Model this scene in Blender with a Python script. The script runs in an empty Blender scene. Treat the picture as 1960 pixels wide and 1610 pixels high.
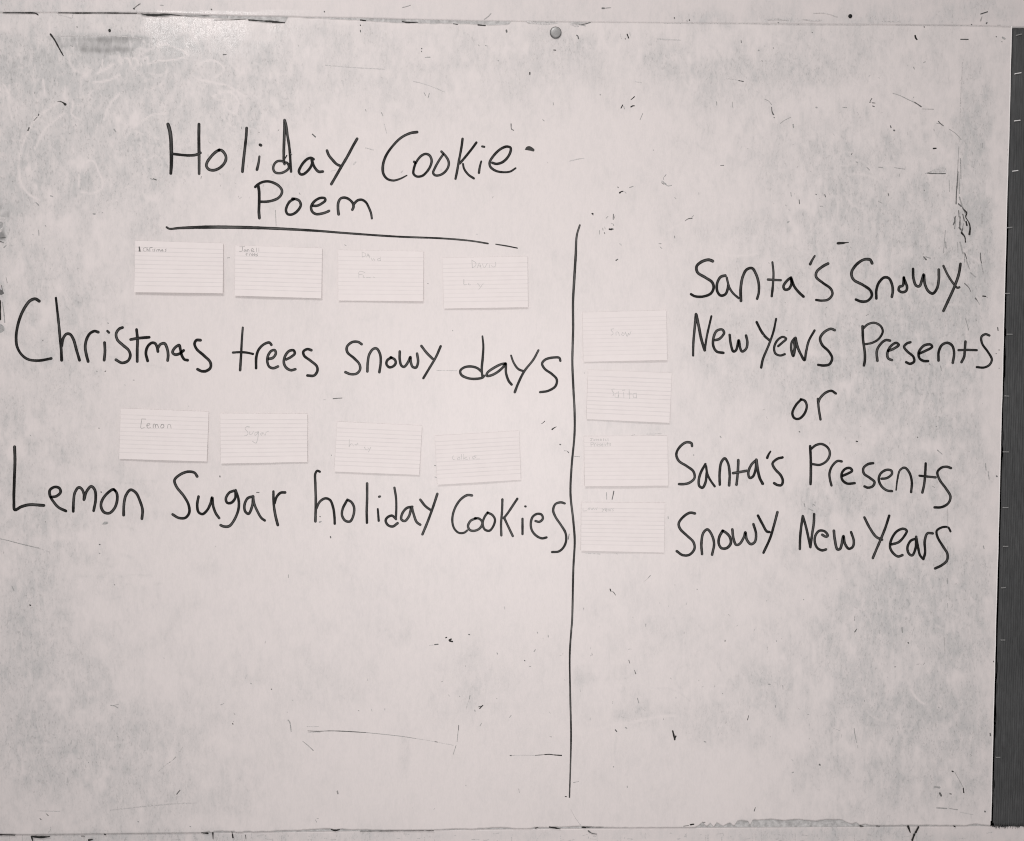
import bpy, math, random
import numpy as np
from mathutils import Matrix, Vector

# ------------------------------------------------------------------ scene, camera, light
scene = bpy.context.scene
COL = scene.collection
random.seed(7)
RNG = np.random.default_rng(11)

PW, PH = 1960.0, 1610.0          # photograph size, used as the tape measure on the board
LENS = 30.0
F = LENS / 36.0 * PW
SC = 0.00075                     # metres of board per photo unit at the board's middle
DEPTH = F * SC


def unit(v):
    v = np.array(v, float)
    return v / np.linalg.norm(v)


BX = unit((70990.0, 109.0, F))                   # board's rightward axis seen from the camera
BD = unit((-98.5, 39566.0, F))                   # board's downward axis
BD = unit(BD - BX * BD.dot(BX))
BN = np.cross(BX, BD)                            # into the board
# rows: camera right / down / forward expressed in world (X right, Y into board, Z up)
W_R = np.array([BX[0], BN[0], -BD[0]])
W_D = np.array([BX[1], BN[1], -BD[1]])
W_F = np.array([BX[2], BN[2], -BD[2]])
CAM = -W_F * DEPTH

cam_d = bpy.data.cameras.new("camera")
cam_d.lens = LENS
cam_d.sensor_width = 36.0
cam_d.clip_start = 0.05
cam_d.clip_end = 50
cam = bpy.data.objects.new("camera", cam_d)
COL.objects.link(cam)
m3 = Matrix(((W_R[0], -W_D[0], -W_F[0]), (W_R[1], -W_D[1], -W_F[1]), (W_R[2], -W_D[2], -W_F[2])))
cam.matrix_world = Matrix.Translation(Vector(CAM)) @ m3.to_4x4()
scene.camera = cam

scene.view_settings.view_transform = 'Standard'
scene.view_settings.look = 'None'
scene.view_settings.exposure = 0.06
scene.view_settings.gamma = 1.0
scene.cycles.filter_width = 1.1

world = bpy.data.worlds.new("World")
scene.world = world
world.use_nodes = True
world.node_tree.nodes['Background'].inputs[0].default_value = (1.0, 0.962, 0.955, 1)
world.node_tree.nodes['Background'].inputs[1].default_value = 0.25


def area(name, loc, target, sx, sy, power, color):
    d = bpy.data.lights.new(name, 'AREA')
    d.shape = 'RECTANGLE'
    d.size, d.size_y, d.energy, d.color = sx, sy, power, color
    o = bpy.data.objects.new(name, d)
    COL.objects.link(o)
    o.location = loc
    o.rotation_euler = (Vector(target) - Vector(loc)).to_track_quat('-Z', 'Y').to_euler()
    return o


area("fill_light", (0.03, -1.55, -0.16), (0.03, 0, -0.12), 0.7, 0.5, 13.6, (1.0, 0.977, 0.974))  # soft fill added behind the camera to brighten the board's middle
area("ceiling_light", (-0.45, -2.0, 2.2), (0.0, 0, 0.0), 1.0, 0.22, 20.5, (1.0, 0.972, 0.962))
area("ceiling_tube", (-0.87, -1.30, 1.12), (-0.43, 0, 0.56), 0.42, 0.11, 3.8, (1.0, 0.97, 0.955))


# ------------------------------------------------------------------ measuring helpers
def at(px, py, y=0.0):
    """board-plane point (metres) for a spot measured on the photograph"""
    px = np.asarray(px, float); py = np.asarray(py, float)
    a = (px - PW / 2) / F; b = (py - PH / 2) / F
    dx = W_F[0] + a * W_R[0] + b * W_D[0]
    dy = W_F[1] + a * W_R[1] + b * W_D[1]
    dz = W_F[2] + a * W_R[2] + b * W_D[2]
    t = (0.0 - CAM[1]) / dy
    return np.stack([CAM[0] + t * dx, np.zeros_like(dx) + y, CAM[2] + t * dz], -1)


def interp(prof, x):
    p = np.array(prof, float)
    return np.interp(x, p[:, 0], p[:, 1])


def vnoise(x, y, s, seed):
    """smooth value noise in -1..1, cell size s"""
    r = np.random.default_rng(seed)
    tab = r.uniform(-1, 1, (257, 257))
    u = np.asarray(x) / s + 60.3; v = np.asarray(y) / s + 41.7
    i = np.floor(u).astype(int); j = np.floor(v).astype(int)
    fu = u - i; fv = v - j
    fu = fu * fu * (3 - 2 * fu); fv = fv * fv * (3 - 2 * fv)
    i %= 256; j %= 256
    a = tab[i, j]; b = tab[i + 1, j]; c = tab[i, j + 1]; d = tab[i + 1, j + 1]
    return (a * (1 - fu) + b * fu) * (1 - fv) + (c * (1 - fu) + d * fu) * fv


# ------------------------------------------------------------------ object helpers
def mesh_obj(name, verts, faces, mats, parent=None, smooth=False, mat_idx=None):
    me = bpy.data.meshes.new(name)
    me.from_pydata([tuple(v) for v in verts], [], faces)
    for m in (mats if isinstance(mats, (list, tuple)) else [mats]):
        me.materials.append(m)
    if mat_idx is not None:
        me.polygons.foreach_set('material_index', mat_idx)
    if smooth:
        me.polygons.foreach_set('use_smooth', [True] * len(me.polygons))
    me.update()
    o = bpy.data.objects.new(name, me)
    COL.objects.link(o)
    if parent is not None:
        o.parent = parent
        o.matrix_parent_inverse = Matrix.Translation(-Vector(parent.location)) if parent.parent is None else \
            Matrix.Translation(-Vector(parent.matrix_world.translation))
    return o


def empty(name, loc=(0, 0, 0), parent=None):
    o = bpy.data.objects.new(name, None)
    COL.objects.link(o)
    o.empty_display_size = 0.02
    if parent is not None:
        o.parent = parent
    o.location = loc
    return o


def tag(o, label=None, cat=None, group=None, kind=None):
    if label: o['label'] = label
    if cat: o['category'] = cat
    if group: o['group'] = group
    if kind: o['kind'] = kind
    return o


# ------------------------------------------------------------------ materials
def new_mat(name):
    m = bpy.data.materials.new(name)
    m.use_nodes = True
    nt = m.node_tree
    return m, nt, nt.nodes['Principled BSDF']


def N(nt, kind, **kw):
    n = nt.nodes.new(kind)
    for k, v in kw.items():
        setattr(n, k, v)
    return n


def math_n(nt, op, a, b=None, clamp=False):
    n = nt.nodes.new('ShaderNodeMath'); n.operation = op; n.use_clamp = clamp
    for i, v in enumerate((a, b)):
        if v is None: continue
        if isinstance(v, (int, float)): n.inputs[i].default_value = v
        else: nt.links.new(v, n.inputs[i])
    return n.outputs[0]


def ramp(nt, src, lo, hi, a=0.0, b=1.0):
    n = nt.nodes.new('ShaderNodeMapRange'); n.clamp = True
    nt.links.new(src, n.inputs[0])
    n.inputs[1].default_value = lo; n.inputs[2].default_value = hi
    n.inputs[3].default_value = a; n.inputs[4].default_value = b
    return n.outputs[0]


def noise(nt, coord, scale, detail=3.0, rough=0.55, stretch=(1, 1, 1), dist=0.0):
    mp = nt.nodes.new('ShaderNodeMapping'); mp.inputs['Scale'].default_value = stretch
    nt.links.new(coord, mp.inputs[0])
    n = nt.nodes.new('ShaderNodeTexNoise')
    n.inputs['Scale'].default_value = scale; n.inputs['Detail'].default_value = detail
    n.inputs['Roughness'].default_value = rough; n.inputs['Distortion'].default_value = dist
    nt.links.new(mp.outputs[0], n.inputs['Vector'])
    return n.outputs['Fac']


def mix_col(nt, fac, a, b):
    n = nt.nodes.new('ShaderNodeMix'); n.data_type = 'RGBA'
    if isinstance(fac, (int, float)): n.inputs[0].default_value = fac
    else: nt.links.new(fac, n.inputs[0])
    for i, v in ((6, a), (7, b)):
        if isinstance(v, tuple): n.inputs[i].default_value = (*v, 1)
        else: nt.links.new(v, n.inputs[i])
    return n.outputs[2]


def board_material(name, clean, grime, dark):
    m, nt, bs = new_mat(name)
    tc = N(nt, 'ShaderNodeTexCoord').outputs['Object']
    at_g = N(nt, 'ShaderNodeAttribute', attribute_name='grime').outputs['Fac']
    at_k = N(nt, 'ShaderNodeAttribute', attribute_name='gloss').outputs['Fac']
    n1 = noise(nt, tc, 24, 6, 0.66, (1.0, 1, 0.75), 0.4)
    n2 = noise(nt, tc, 95, 5, 0.65, (1.5, 1, 0.55), 0.6)
    n3 = noise(nt, tc, 300, 2, 0.6, (1.6, 1, 0.6))
    # wiped smears: grime broken up by cloudy and by streaky noise
    br = math_n(nt, 'ADD', math_n(nt, 'MULTIPLY', ramp(nt, n1, 0.30, 0.70), 0.75), math_n(nt, 'MULTIPLY', ramp(nt, n2, 0.30, 0.70), 0.75))
    g = math_n(nt, 'MULTIPLY', at_g, math_n(nt, 'ADD', br, 0.22))
    g = math_n(nt, 'ADD', g, ramp(nt, n2, 0.42, 0.75, 0.0, 0.17))
    g = math_n(nt, 'ADD', g, ramp(nt, n3, 0.3, 0.7, -0.075, 0.085), clamp=True)
    col = mix_col(nt, g, clean, grime)
    # little dried ink crumbs where the board is dirtiest
    sp = noise(nt, tc, 210, 3, 0.7, (1.7, 1, 0.9), 0.5)
    spk = math_n(nt, 'MULTIPLY', ramp(nt, sp, 0.53, 0.70), ramp(nt, at_g, 0.08, 0.65), clamp=True)
    col = mix_col(nt, math_n(nt, 'MULTIPLY', spk, 0.40), col, dark)
    # drier, denser stain where grime goes past one
    st = ramp(nt, math_n(nt, 'ADD', at_g, ramp(nt, n2, 0.2, 0.8, -0.5, 0.5)), 0.95, 2.0)
    col = mix_col(nt, math_n(nt, 'MULTIPLY', st, 0.85), col, dark)
    nt.links.new(col, bs.inputs['Base Color'])
    ro = ramp(nt, at_k, 0.0, 1.0, 0.46, 0.21)
    nt.links.new(ro, bs.inputs['Roughness'])
    bs.inputs['Specular IOR Level'].default_value = 0.35
    nb = noise(nt, tc, 230, 2, 0.6, (1.6, 1, 0.7), 1.2)
    nc = noise(nt, tc, 700, 2, 0.5)
    hb = math_n(nt, 'ADD', math_n(nt, 'MULTIPLY', nb, ramp(nt, at_k, 0, 1, 0.10, 0.9)), math_n(nt, 'MULTIPLY', nc, 0.12))
    bp = N(nt, 'ShaderNodeBump'); bp.inputs['Strength'].default_value = 0.5; bp.inputs['Distance'].default_value = 0.0006
    nt.links.new(hb, bp.inputs['Height']); nt.links.new(bp.outputs[0], bs.inputs['Normal'])
    return m


M_BOARD = board_material('painted_board', (0.738, 0.680, 0.667), (0.535, 0.519, 0.513), (0.22, 0.215, 0.212))
M_WALL = board_material('painted_wall', (0.70, 0.643, 0.631), (0.535, 0.522, 0.518), (0.20, 0.198, 0.198))


def ink_material(name, base, worn, amount, rough=0.42):
    m, nt, bs = new_mat(name)
    uv = N(nt, 'ShaderNodeUVMap').outputs[0]
    tc = N(nt, 'ShaderNodeTexCoord').outputs['Object']
    sep = N(nt, 'ShaderNodeSeparateXYZ'); nt.links.new(uv, sep.inputs[0])
    # dry middle of a marker stroke: darker rims, streaks along the stroke
    c = math_n(nt, 'ABSOLUTE', math_n(nt, 'SUBTRACT', sep.outputs[0], 0.5))
    mid = ramp(nt, c, 0.10, 0.36, 1.0, 0.0)
    big = noise(nt, tc, 26, 2, 0.5)
    fine = noise(nt, tc, 900, 2, 0.6)
    f = math_n(nt, 'MULTIPLY', mid, ramp(nt, big, 0.41, 0.62))
    f = math_n(nt, 'ADD', math_n(nt, 'MULTIPLY', f, amount), ramp(nt, fine, 0.45, 0.8, 0.0, 0.14), clamp=True)
    col = mix_col(nt, f, base, worn)
    nt.links.new(col, bs.inputs['Base Color'])
    bs.inputs['Roughness'].default_value = rough
    bs.inputs['Specular IOR Level'].default_value = 0.12
    return m


M_INK = ink_material('black_marker_ink', (0.0095, 0.009, 0.0088), (0.15, 0.147, 0.144), 0.5)
M_LINE = ink_material('worn_marker_ink', (0.018, 0.0175, 0.017), (0.16, 0.155, 0.15), 0.7)


def flat_mat(name, col, rough=0.6, var=0.25, scale=300, spec=0.25, metal=0.0):
    m, nt, bs = new_mat(name)
    tc = N(nt, 'ShaderNodeTexCoord').outputs['Object']
    n = noise(nt, tc, scale, 3, 0.6)
    c = mix_col(nt, ramp(nt, n, 0.3, 0.7), tuple(x * (1 - var) for x in col), tuple(min(1, x * (1 + var)) for x in col))
    nt.links.new(c, bs.inputs['Base Color'])
    bs.inputs['Roughness'].default_value = rough
    bs.inputs['Specular IOR Level'].default_value = spec
    bs.inputs['Metallic'].default_value = metal
    return m


SMEAR = {g: flat_mat('smear_%d' % i, c, 0.5, 0.3, 500) for i, (g, c) in enumerate(
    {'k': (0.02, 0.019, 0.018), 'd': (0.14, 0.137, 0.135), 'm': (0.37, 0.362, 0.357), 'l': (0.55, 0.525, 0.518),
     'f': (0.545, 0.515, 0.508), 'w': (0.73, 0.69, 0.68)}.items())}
SMEAR['k'].name = 'black_ink_and_shadow'; SMEAR['d'].name = 'dark_ink_smear'; SMEAR['m'].name = 'grey_ink_smear'
SMEAR['l'].name = 'light_ink_smear'; SMEAR['f'].name = 'faint_ink_smear'; SMEAR['w'].name = 'wiped_clean_streak'
M_PENCIL = flat_mat('pencil_graphite', (0.38, 0.365, 0.36), 0.5, 0.35, 1500)
M_PENCIL_F = flat_mat('faint_pencil_graphite', (0.565, 0.54, 0.53), 0.5, 0.16, 1500)
M_PENCIL_D = flat_mat('dark_pencil_graphite', (0.12, 0.115, 0.11), 0.5, 0.35, 1500)
M_CORE = flat_mat('torn_board_core', (0.48, 0.468, 0.463), 0.9, 0.28, 150, 0.1)
M_EDGE = flat_mat('edge_paint_and_highlight', (0.84, 0.80, 0.79), 0.6, 0.06, 200)
M_STAPLE = flat_mat('steel_staple', (0.72, 0.71, 0.70), 0.4, 0.12, 900, 0.5, 0.15)
M_STAPLE_D = flat_mat('darker_staple', (0.27, 0.268, 0.265), 0.5, 0.15, 900, 0.4, 0.2)  # darker staple colour, used outside the upper stretch of the pinboard
M_DSTAPLE = flat_mat('dull_staple', (0.08, 0.08, 0.08), 0.45, 0.2, 900, 0.5, 0.3)
M_TACK = flat_mat('tack_head', (0.345, 0.34, 0.335), 0.35, 0.10, 500, 0.5, 0.2)
M_TACKRIM = flat_mat('tack_rim', (0.10, 0.10, 0.10), 0.4, 0.1, 500, 0.4, 0.3)


def card_material():
    m, nt, bs = new_mat('ruled_index_card')
    uv = N(nt, 'ShaderNodeUVMap').outputs[0]
    tc = N(nt, 'ShaderNodeTexCoord').outputs['Object']
    sep = N(nt, 'ShaderNodeSeparateXYZ'); nt.links.new(uv, sep.inputs[0])
    v = sep.outputs[1]                                    # 0 at the top edge, 1 at the bottom edge
    k = math_n(nt, 'DIVIDE', math_n(nt, 'SUBTRACT', v, 0.125), 0.0828)
    fr = math_n(nt, 'ABSOLUTE', math_n(nt, 'SUBTRACT', math_n(nt, 'FRACT', math_n(nt, 'ADD', k, 0.5)), 0.5))
    line = ramp(nt, fr, 0.06, 0.15, 1.0, 0.0)
    inside = math_n(nt, 'MULTIPLY', math_n(nt, 'GREATER_THAN', v, 0.10), math_n(nt, 'LESS_THAN', v, 0.915))
    brk = ramp(nt, noise(nt, tc, 30, 3, 0.6, (1, 1, 3)), 0.32, 0.62, 0.35, 1.0)
    a = math_n(nt, 'MULTIPLY', math_n(nt, 'MULTIPLY', line, inside), brk)
    pn = noise(nt, tc, 60, 3, 0.6)
    paper = mix_col(nt, ramp(nt, pn, 0.3, 0.7), (0.76, 0.700, 0.688), (0.785, 0.725, 0.712))
    info = N(nt, 'ShaderNodeObjectInfo')
    col = mix_col(nt, math_n(nt, 'MULTIPLY', a, ramp(nt, info.outputs['Random'], 0, 1, 0.22, 0.42)), paper, (0.50, 0.475, 0.475))
    nt.links.new(col, bs.inputs['Base Color'])
    bs.inputs['Roughness'].default_value = 0.7
    bs.inputs['Specular IOR Level'].default_value = 0.2
    bp = N(nt, 'ShaderNodeBump'); bp.inputs['Strength'].default_value = 0.12; bp.inputs['Distance'].default_value = 0.0003
    nt.links.new(noise(nt, tc, 900, 2), bp.inputs['Height']); nt.links.new(bp.outputs[0], bs.inputs['Normal'])
    return m


M_CARD = card_material()


def fabric_material():
    m, nt, bs = new_mat('charcoal_ribbed_fabric')
    tc = N(nt, 'ShaderNodeTexCoord').outputs['Object']
    w = noise(nt, tc, 120, 4, 0.7, (4.5, 1, 0.35))
    f = noise(nt, tc, 800, 3, 0.7, (1, 1, 0.6))
    big = noise(nt, tc, 9, 3, 0.6)
    c = mix_col(nt, ramp(nt, w, 0.3, 0.72), (0.060, 0.0605, 0.0615), (0.104, 0.105, 0.106))
    c = mix_col(nt, ramp(nt, f, 0.60, 0.78, 0.0, 0.55), c, (0.15, 0.15, 0.15))
    c = mix_col(nt, ramp(nt, big, 0.35, 0.65, 0.0, 0.28), c, (0.036, 0.037, 0.038))
    nt.links.new(c, bs.inputs['Base Color'])
    bs.inputs['Roughness'].default_value = 0.95
    bs.inputs['Specular IOR Level'].default_value = 0.1
    bp = N(nt, 'ShaderNodeBump'); bp.inputs['Strength'].default_value = 0.6; bp.inputs['Distance'].default_value = 0.0006
    nt.links.new(f, bp.inputs['Height']); nt.links.new(bp.outputs[0], bs.inputs['Normal'])
    return m


M_FABRIC = fabric_material()

# ------------------------------------------------------------------ measuring windows on the photograph (origin x, origin y, magnification)
A = (0, 0, 3.92); B = (480, 0, 3.92); C = (970, 0, 3.92); D = (1460, 0, 3.92)
E = (0, 400, 3.92); Ft = (480, 400, 3.92); G = (970, 400, 3.92); H = (1460, 400, 3.92)
I = (0, 780, 3.92); J = (480, 780, 3.92); K = (970, 780, 3.92); Lt = (1460, 780, 3.92)
Mt = (0, 1200, 3.92); Nt = (480, 1200, 3.92); Ot = (970, 1200, 3.92); Pt = (1460, 1200, 3.92)
Z1 = (300, 220, 7.538); Z2 = (480, 220, 7.538); Z3 = (720, 220, 6.125)


def S(txt):
    """'x,y x,y ...' with an optional '@width' at the end"""
    w = None
    if '@' in txt:
        txt, w = txt.split('@')
        w = [float(q) for q in w.split(',')]
        w = w[0] if len(w) == 1 else w
    return [tuple(float(v) for v in q.split(',')) for q in txt.split()], w


# ------------------------------------------------------------------ stray marks (tone, tile, 'points@width')
MARKS = [
 ('k', A, '380,258 410,300 440,355 475,418@3.6,3.2,2.2,2'), ('k', A, '432,763 465,766 490,784@1,2.4,4.2'), ('k', A, '822,226 823,234@4.4'), ('d', A, '578,202 579,204@2.4'),
 ('d', A, '291,858 288,868@3'), ('d', A, '280,878 255,905@1.2'), ('d', A, '218,960 210,980@2.6'), ('k', A, '1003,64 1006,66@2.6'), ('d', A, '1003,64 1030,42 1052,28@1.2'), ('d', A, '1675,411 1698,410@1.8'),
 ('m', A, '1130,1340 1150,1348@1.6'), ('d', A, '1152,1342 1172,1350@2'), ('m', A, '88,595 88,600@1.8'), ('m', A, '380,1470 395,1475@2'), ('m', A, '1200,38 1225,40@1.2'), ('d', A, '1585,70 1588,72@1.8'),
 ('m', A, '530,340 545,350@1.6'), ('m', A, '650,346 656,350@1.6'), ('m', A, '270,1520 290,1540@2.4'), ('l', A, '440,110 500,125 540,135 545,110@1.6'), ('m', A, '1700,110 1706,130@1.4'),
 ('l', A, '350,276 600,268 850,270 1060,290@1.5'), ('m', A, '855,970 870,990@2'), ('m', A, '700,1604 712,1606@2.4'),
 ('d', B, '552,86 553,89@2.2'), ('m', B, '1138,56 1170,48 1200,38@1.2'), ('m', B, '1750,146 1780,125 1802,102@1.2'), ('k', B, '836,153 860,156@2.2'), ('k', B, '822,188 823,192@1.8'), ('d', B, '822,228 824,240@1.6'),
 ('d', B, '1282,364 1283,367@1.8'), ('d', B, '1281,385 1282,388@1.8'), ('m', B, '1308,432 1318,432@1.6'), ('m', B, '1325,430 1345,430@1.8'), ('d', B, '1918,228 1920,240@2.6'), ('m', B, '1855,455 1860,458@2.2'),
 ('d', B, '463,1008 485,1028@2.2'), ('m', B, '1300,695 1310,715@1.4'), ('m', B, '1340,700 1330,735@1.4'), ('l', B, '1220,610 1330,640 1455,690@1.6'), ('l', B, '560,490 740,505 1000,520@1.6'),
 ('m', B, '365,1448 370,1460@1.4'), ('m', B, '708,1220 714,1212@1.6'), ('l', B, '640,1275 600,1285@1.6'), ('l', B, '770,1235 788,1215@2'), ('m', B, '980,845 992,870@1.4'), ('m', B, '860,822 865,835@1.4'), ('d', B, '300,1155 308,1160@2'),
 ('l', B, '1000,930 1020,1000@1.4'), ('m', B, '1705,335 1715,345@1.2'), ('m', B, '1760,342 1775,346@1.4'), ('l', B, '860,1110 920,1125@1.6'),
 ('d', C, '716,62 730,62@2.8'), ('m', C, '730,62 780,57@1.2'), ('d', C, '1257,133 1258,136@2'), ('k', C, '1370,150 1371,153@2.4'), ('m', C, '1350,157 1355,158@1.4'),
 ('k', C, '352,376 368,377@1.9'), ('k', C, '173,545 173,558@2.2'), ('d', C, '548,186 590,180 625,170@1.8'), ('m', C, '550,186 590,195@1.4'), ('l', C, '485,180 510,195 535,198@3'),
 ('d', C, '524,265 532,270 538,290@2.4'), ('k', C, '903,258 908,270 914,286@2.6,3'), ('k', C, '888,290 890,294@1.6'), ('l', C, '850,255 860,290@1.2'), ('l', C, '922,240 928,270@1.2'),
 ('k', C, '932,748 945,738 958,726@1.8'), ('k', C, '933,802 945,795 960,795@2.6,1.2'), ('k', C, '857,812 870,788@1.8'), ('m', C, '878,800 882,818@1.2'), ('d', C, '700,708 701,714@1.6'), ('m', C, '1000,900 1010,875 1020,852@1.2'), ('m', C, '348,770 350,788@1.2'),
 ('d', C, '32,930 36,970 52,978@1.6'), ('d', C, '1604,1242 1628,1241@1.7'), ('d', C, '1758,306 1760,320@1.5'), ('l', C, '1650,590 1710,598 1775,612@1.3'), ('m', C, '1740,606 1775,612@1.4'), ('l', C, '965,612 1010,622@1.4'),
 ('m', C, '1170,1360 1190,1385@2'), ('m', C, '1190,1375 1205,1395 1235,1392@1.6'), ('d', C, '1164,1372 1178,1383@1.4'), ('k', C, '848,1447 860,1438 872,1436@2.6,1.8'), ('d', C, '833,1404 836,1408@2'), ('m', C, '885,1440 895,1450@1.4'), ('m', C, '922,1408 948,1398@1.6'),
 ('m', C, '1574,765 1576,790@1.6'), ('m', C, '1692,765 1694,805@1.2'), ('m', C, '1890,378 1892,380@2.2'), ('m', C, '1914,455 1918,462@1.6'), ('k', C, '640,1603 646,1604@2.2'), ('l', C, '1130,293 1220,298 1300,302@2.4'),
 ('l', C, '155,165 240,178 330,178 380,172@4,3'), ('f', C, '1180,176 1960,180@1.2'), ('m', C, '270,898 280,908@1.4'), ('l', C, '1160,1360 1165,1375@1.6'), ('l', C, '470,1210 530,1195 580,1188@1.6'), ('m', C, '1100,1126 1102,1128@2'),
 ('k', D, '1210,202 1212,204@2'), ('k', D, '1143,268 1147,285 1156,297@2.4,3.4'), ('d', D, '1751,275 1752,277@2'), ('m', D, '1800,282 1815,292@3'), ('m', D, '1793,313 1795,315@2'),
 ('d', D, '115,170 116,172@2'), ('d', D, '266,184 268,186@2'), ('d', D, '370,243 371,245@2.2'), ('d', D, '1682,170 1678,176@2'), ('d', D, '1566,184 1568,185@2'), ('m', D, '1635,155 1645,125@1.8'), ('l', D, '1760,190 1785,188@2'),
 ('f', D, '0,186 400,188 800,188@1.4'), ('f', D, '1000,190 1500,192 1650,196@1.4'), ('l', D, '40,148 110,145 190,152@2.2'), ('l', D, '300,145 380,155 440,152@2'), ('l', D, '900,160 1030,162@1.4'), ('l', D, '380,100 470,100 560,128@1.2'),
 ('m', D, '975,700 1030,718 1085,745 1140,770@0.9,1.2,1.4'), ('d', D, '1138,768 1165,785 1188,801@1.6,2.4'), ('m', D, '1195,818 1282,820@0.9'), ('d', D, '1318,912 1335,930 1355,945@2,1.2'), ('m', D, '1305,926 1335,928@1.4'), ('m', D, '1400,970 1450,1005 1488,1048@1,1.6'),
 ('k', D, '1280,1115 1300,1113@2.6'), ('m', D, '1220,1303 1265,1285@1'), ('d', D, '1235,1300 1290,1303 1370,1303@1.8'), ('d', D, '1210,1426 1211,1430@2.2'), ('d', D, '665,1160 670,1150@1.8'), ('d', D, '78,360 80,362@1.6'),
 ('m', D, '15,745 45,760 65,785@1.4'), ('d', D, '66,805 70,840 80,860@1.4,2.4'), ('d', D, '84,880 86,884@2'), ('m', D, '72,855 84,862@2'), ('m', D, '132,926 160,905@1.4'), ('m', D, '165,902 210,880@1'), ('m', D, '600,806 630,808@1.4'),
 ('d', D, '818,740 805,760@1.6'), ('d', D, '800,768 812,766@1.4'), ('d', D, '822,772 842,774@1.4'), ('d', D, '824,796 836,800@1.8'), ('m', D, '398,806 406,808@2'), ('d', D, '958,945 962,958@2'), ('d', D, '984,978 988,980@2.4'), ('m', D, '228,935 230,958@2'),
 ('m', D, '780,1255 800,1275@2'), ('m', D, '870,1255 900,1258@1.6'), ('m', D, '985,1258 1065,1270@1.2'), ('m', D, '700,1215 712,1220@2'), ('d', D, '465,1460 470,1478@1.8'), ('d', D, '398,1458 402,1461@1.8'), ('d', D, '940,1450 945,1470@1.8'), ('m', D, '865,1510 895,1525@1.6'), ('m', D, '430,1548 450,1548@1.6'), ('d', D, '272,1500 276,1530@1.6'), ('m', D, '210,1445 214,1475@1.8'),
 ('d', D, '1465,1200 1462,1290 1458,1380 1452,1460 1450,1530@0.8,1,2.2,2,2.6'), ('m', D, '1482,1190 1485,1260 1486,1340@1.8'), ('m', D, '1398,1350 1400,1440@1.2'), ('m', D, '1646,1075 1646,1110@1.6'), ('m', D, '1470,1100 1466,1200@1'), ('l', D, '1590,1210 1575,1300@1.4'), ('f', D, '1500,470 1486,700 1480,900@1.2'),
 ('d', H, '1435,60 1440,90 1428,120@1.6,2.4'), ('k', H, '1470,10 1472,60@1.6'), ('k', H, '1510,5 1530,30 1522,60 1545,100 1555,140 1550,190@2,2.6,2,2.8,3.4'), ('d', H, '1475,140 1485,155@3'), ('k', H, '1492,180 1515,210 1520,250@3.2,2'), ('d', H, '1445,55 1440,150@1.4'), ('m', H, '1370,250 1375,290@2.2'),
 ('m', H, '1645,35 1644,110@1.6'), ('d', H, '1632,330 1635,380 1642,410@1.6'), ('m', H, '1640,410 1655,480@1.2'), ('m', H, '1510,330 1515,400@1.6'), ('d', H, '1515,560 1545,590 1560,620@1.6,1'), ('d', H, '1595,670 1612,692@2.2'), ('m', H, '1612,692 1625,715@1.2'), ('k', H, '1650,654 1672,656@1.9'), ('m', H, '1672,656 1685,665@1'),
 ('d', H, '1480,60 1478,130@2.2'), ('d', H, '1500,40 1512,90@2'), ('k', H, '1525,95 1532,125@2.4'), ('d', H, '1500,150 1490,175@2.6'), ('m', H, '1505,110 1500,140@3'), ('d', H, '1515,330 1528,372@1.8'), ('m', H, '1525,380 1550,450@1.8'), ('m', H, '1480,250 1500,330@2.4'), ('m', D, '1475,1480 1500,1560@3'), ('d', D, '1468,1530 1490,1550@2.4'), ('d', D, '1500,1560 1520,1600@2'), ('m', D, '1470,1290 1475,1450@2'), ('m', H, '1370,160 1355,330@1.2'), ('m', H, '1462,250 1464,330@1'), ('l', H, '1365,290 1410,310@2'), ('m', H, '1560,480 1595,510@2.2'), ('m', H, '1520,820 1545,910@1.2'), ('m', H, '1335,1180 1340,1215@1.4'), ('m', H, '1600,830 1604,840@1.6'),
 ('k', H, '562,258 600,256 645,251@5,3.6,1'), ('d', H, '1208,360 1225,380@3.4'), ('m', H, '1225,360 1255,370@3'), ('m', H, '185,102 195,94@2'), ('m', H, '475,740 480,738@1.6'), ('m', H, '775,800 795,790@1.2'), ('d', H, '1762,890 1765,912@2'), ('d', H, '1750,1085 1752,1086@2'), ('d', H, '1772,1058 1773,1059@1.8'), ('m', H, '1248,1160 1254,1168@2'), ('d', H, '1772,1195 1773,1196@1.6'), ('m', H, '660,290 662,291@1.6'), ('m', H, '1020,240 1022,241@1.8'),
 ('k', G, '640,35 648,45@1.6'), ('k', G, '770,152 785,155@2.6'), ('d', G, '785,150 796,152@3.4'), ('d', G, '800,40 798,78@1.4'), ('d', G, '812,50 808,70@1.2'), ('m', G, '785,110 800,115 802,125@1.4'), ('d', G, '732,178 736,186@2'), ('m', G, '720,145 722,160@1.4'), ('m', G, '735,135 738,150@1.2'), ('m', G, '695,160 696,190@1'), ('m', G, '745,70 760,55@1'),
 ('d', G, '1338,90 1360,75 1390,70@1.2,2.2'), ('m', G, '1390,60 1402,50@1'), ('d', G, '820,386 832,378@2'), ('m', G, '1140,260 1160,262@1.4'), ('m', G, '1150,285 1165,298@1.4'), ('w', G, '1210,160 1270,130 1340,95@1.8'), ('w', G, '1560,320 1680,350 1830,345 1900,330@1.6'),
 ('d', Ft, '618,1424 650,1421 685,1419@1.6'), ('l', Ft, '545,1432 562,1430@1.2'), ('m', Ft, '185,10 188,70 190,128@1'), ('m', Ft, '1515,910 1516,915@1.8'), ('l', Ft, '1395,1212 1545,1214@1'), ('m', Ft, '705,270 715,275@1.2'), ('m', Ft, '1325,560 1335,562@1.8'),
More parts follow.
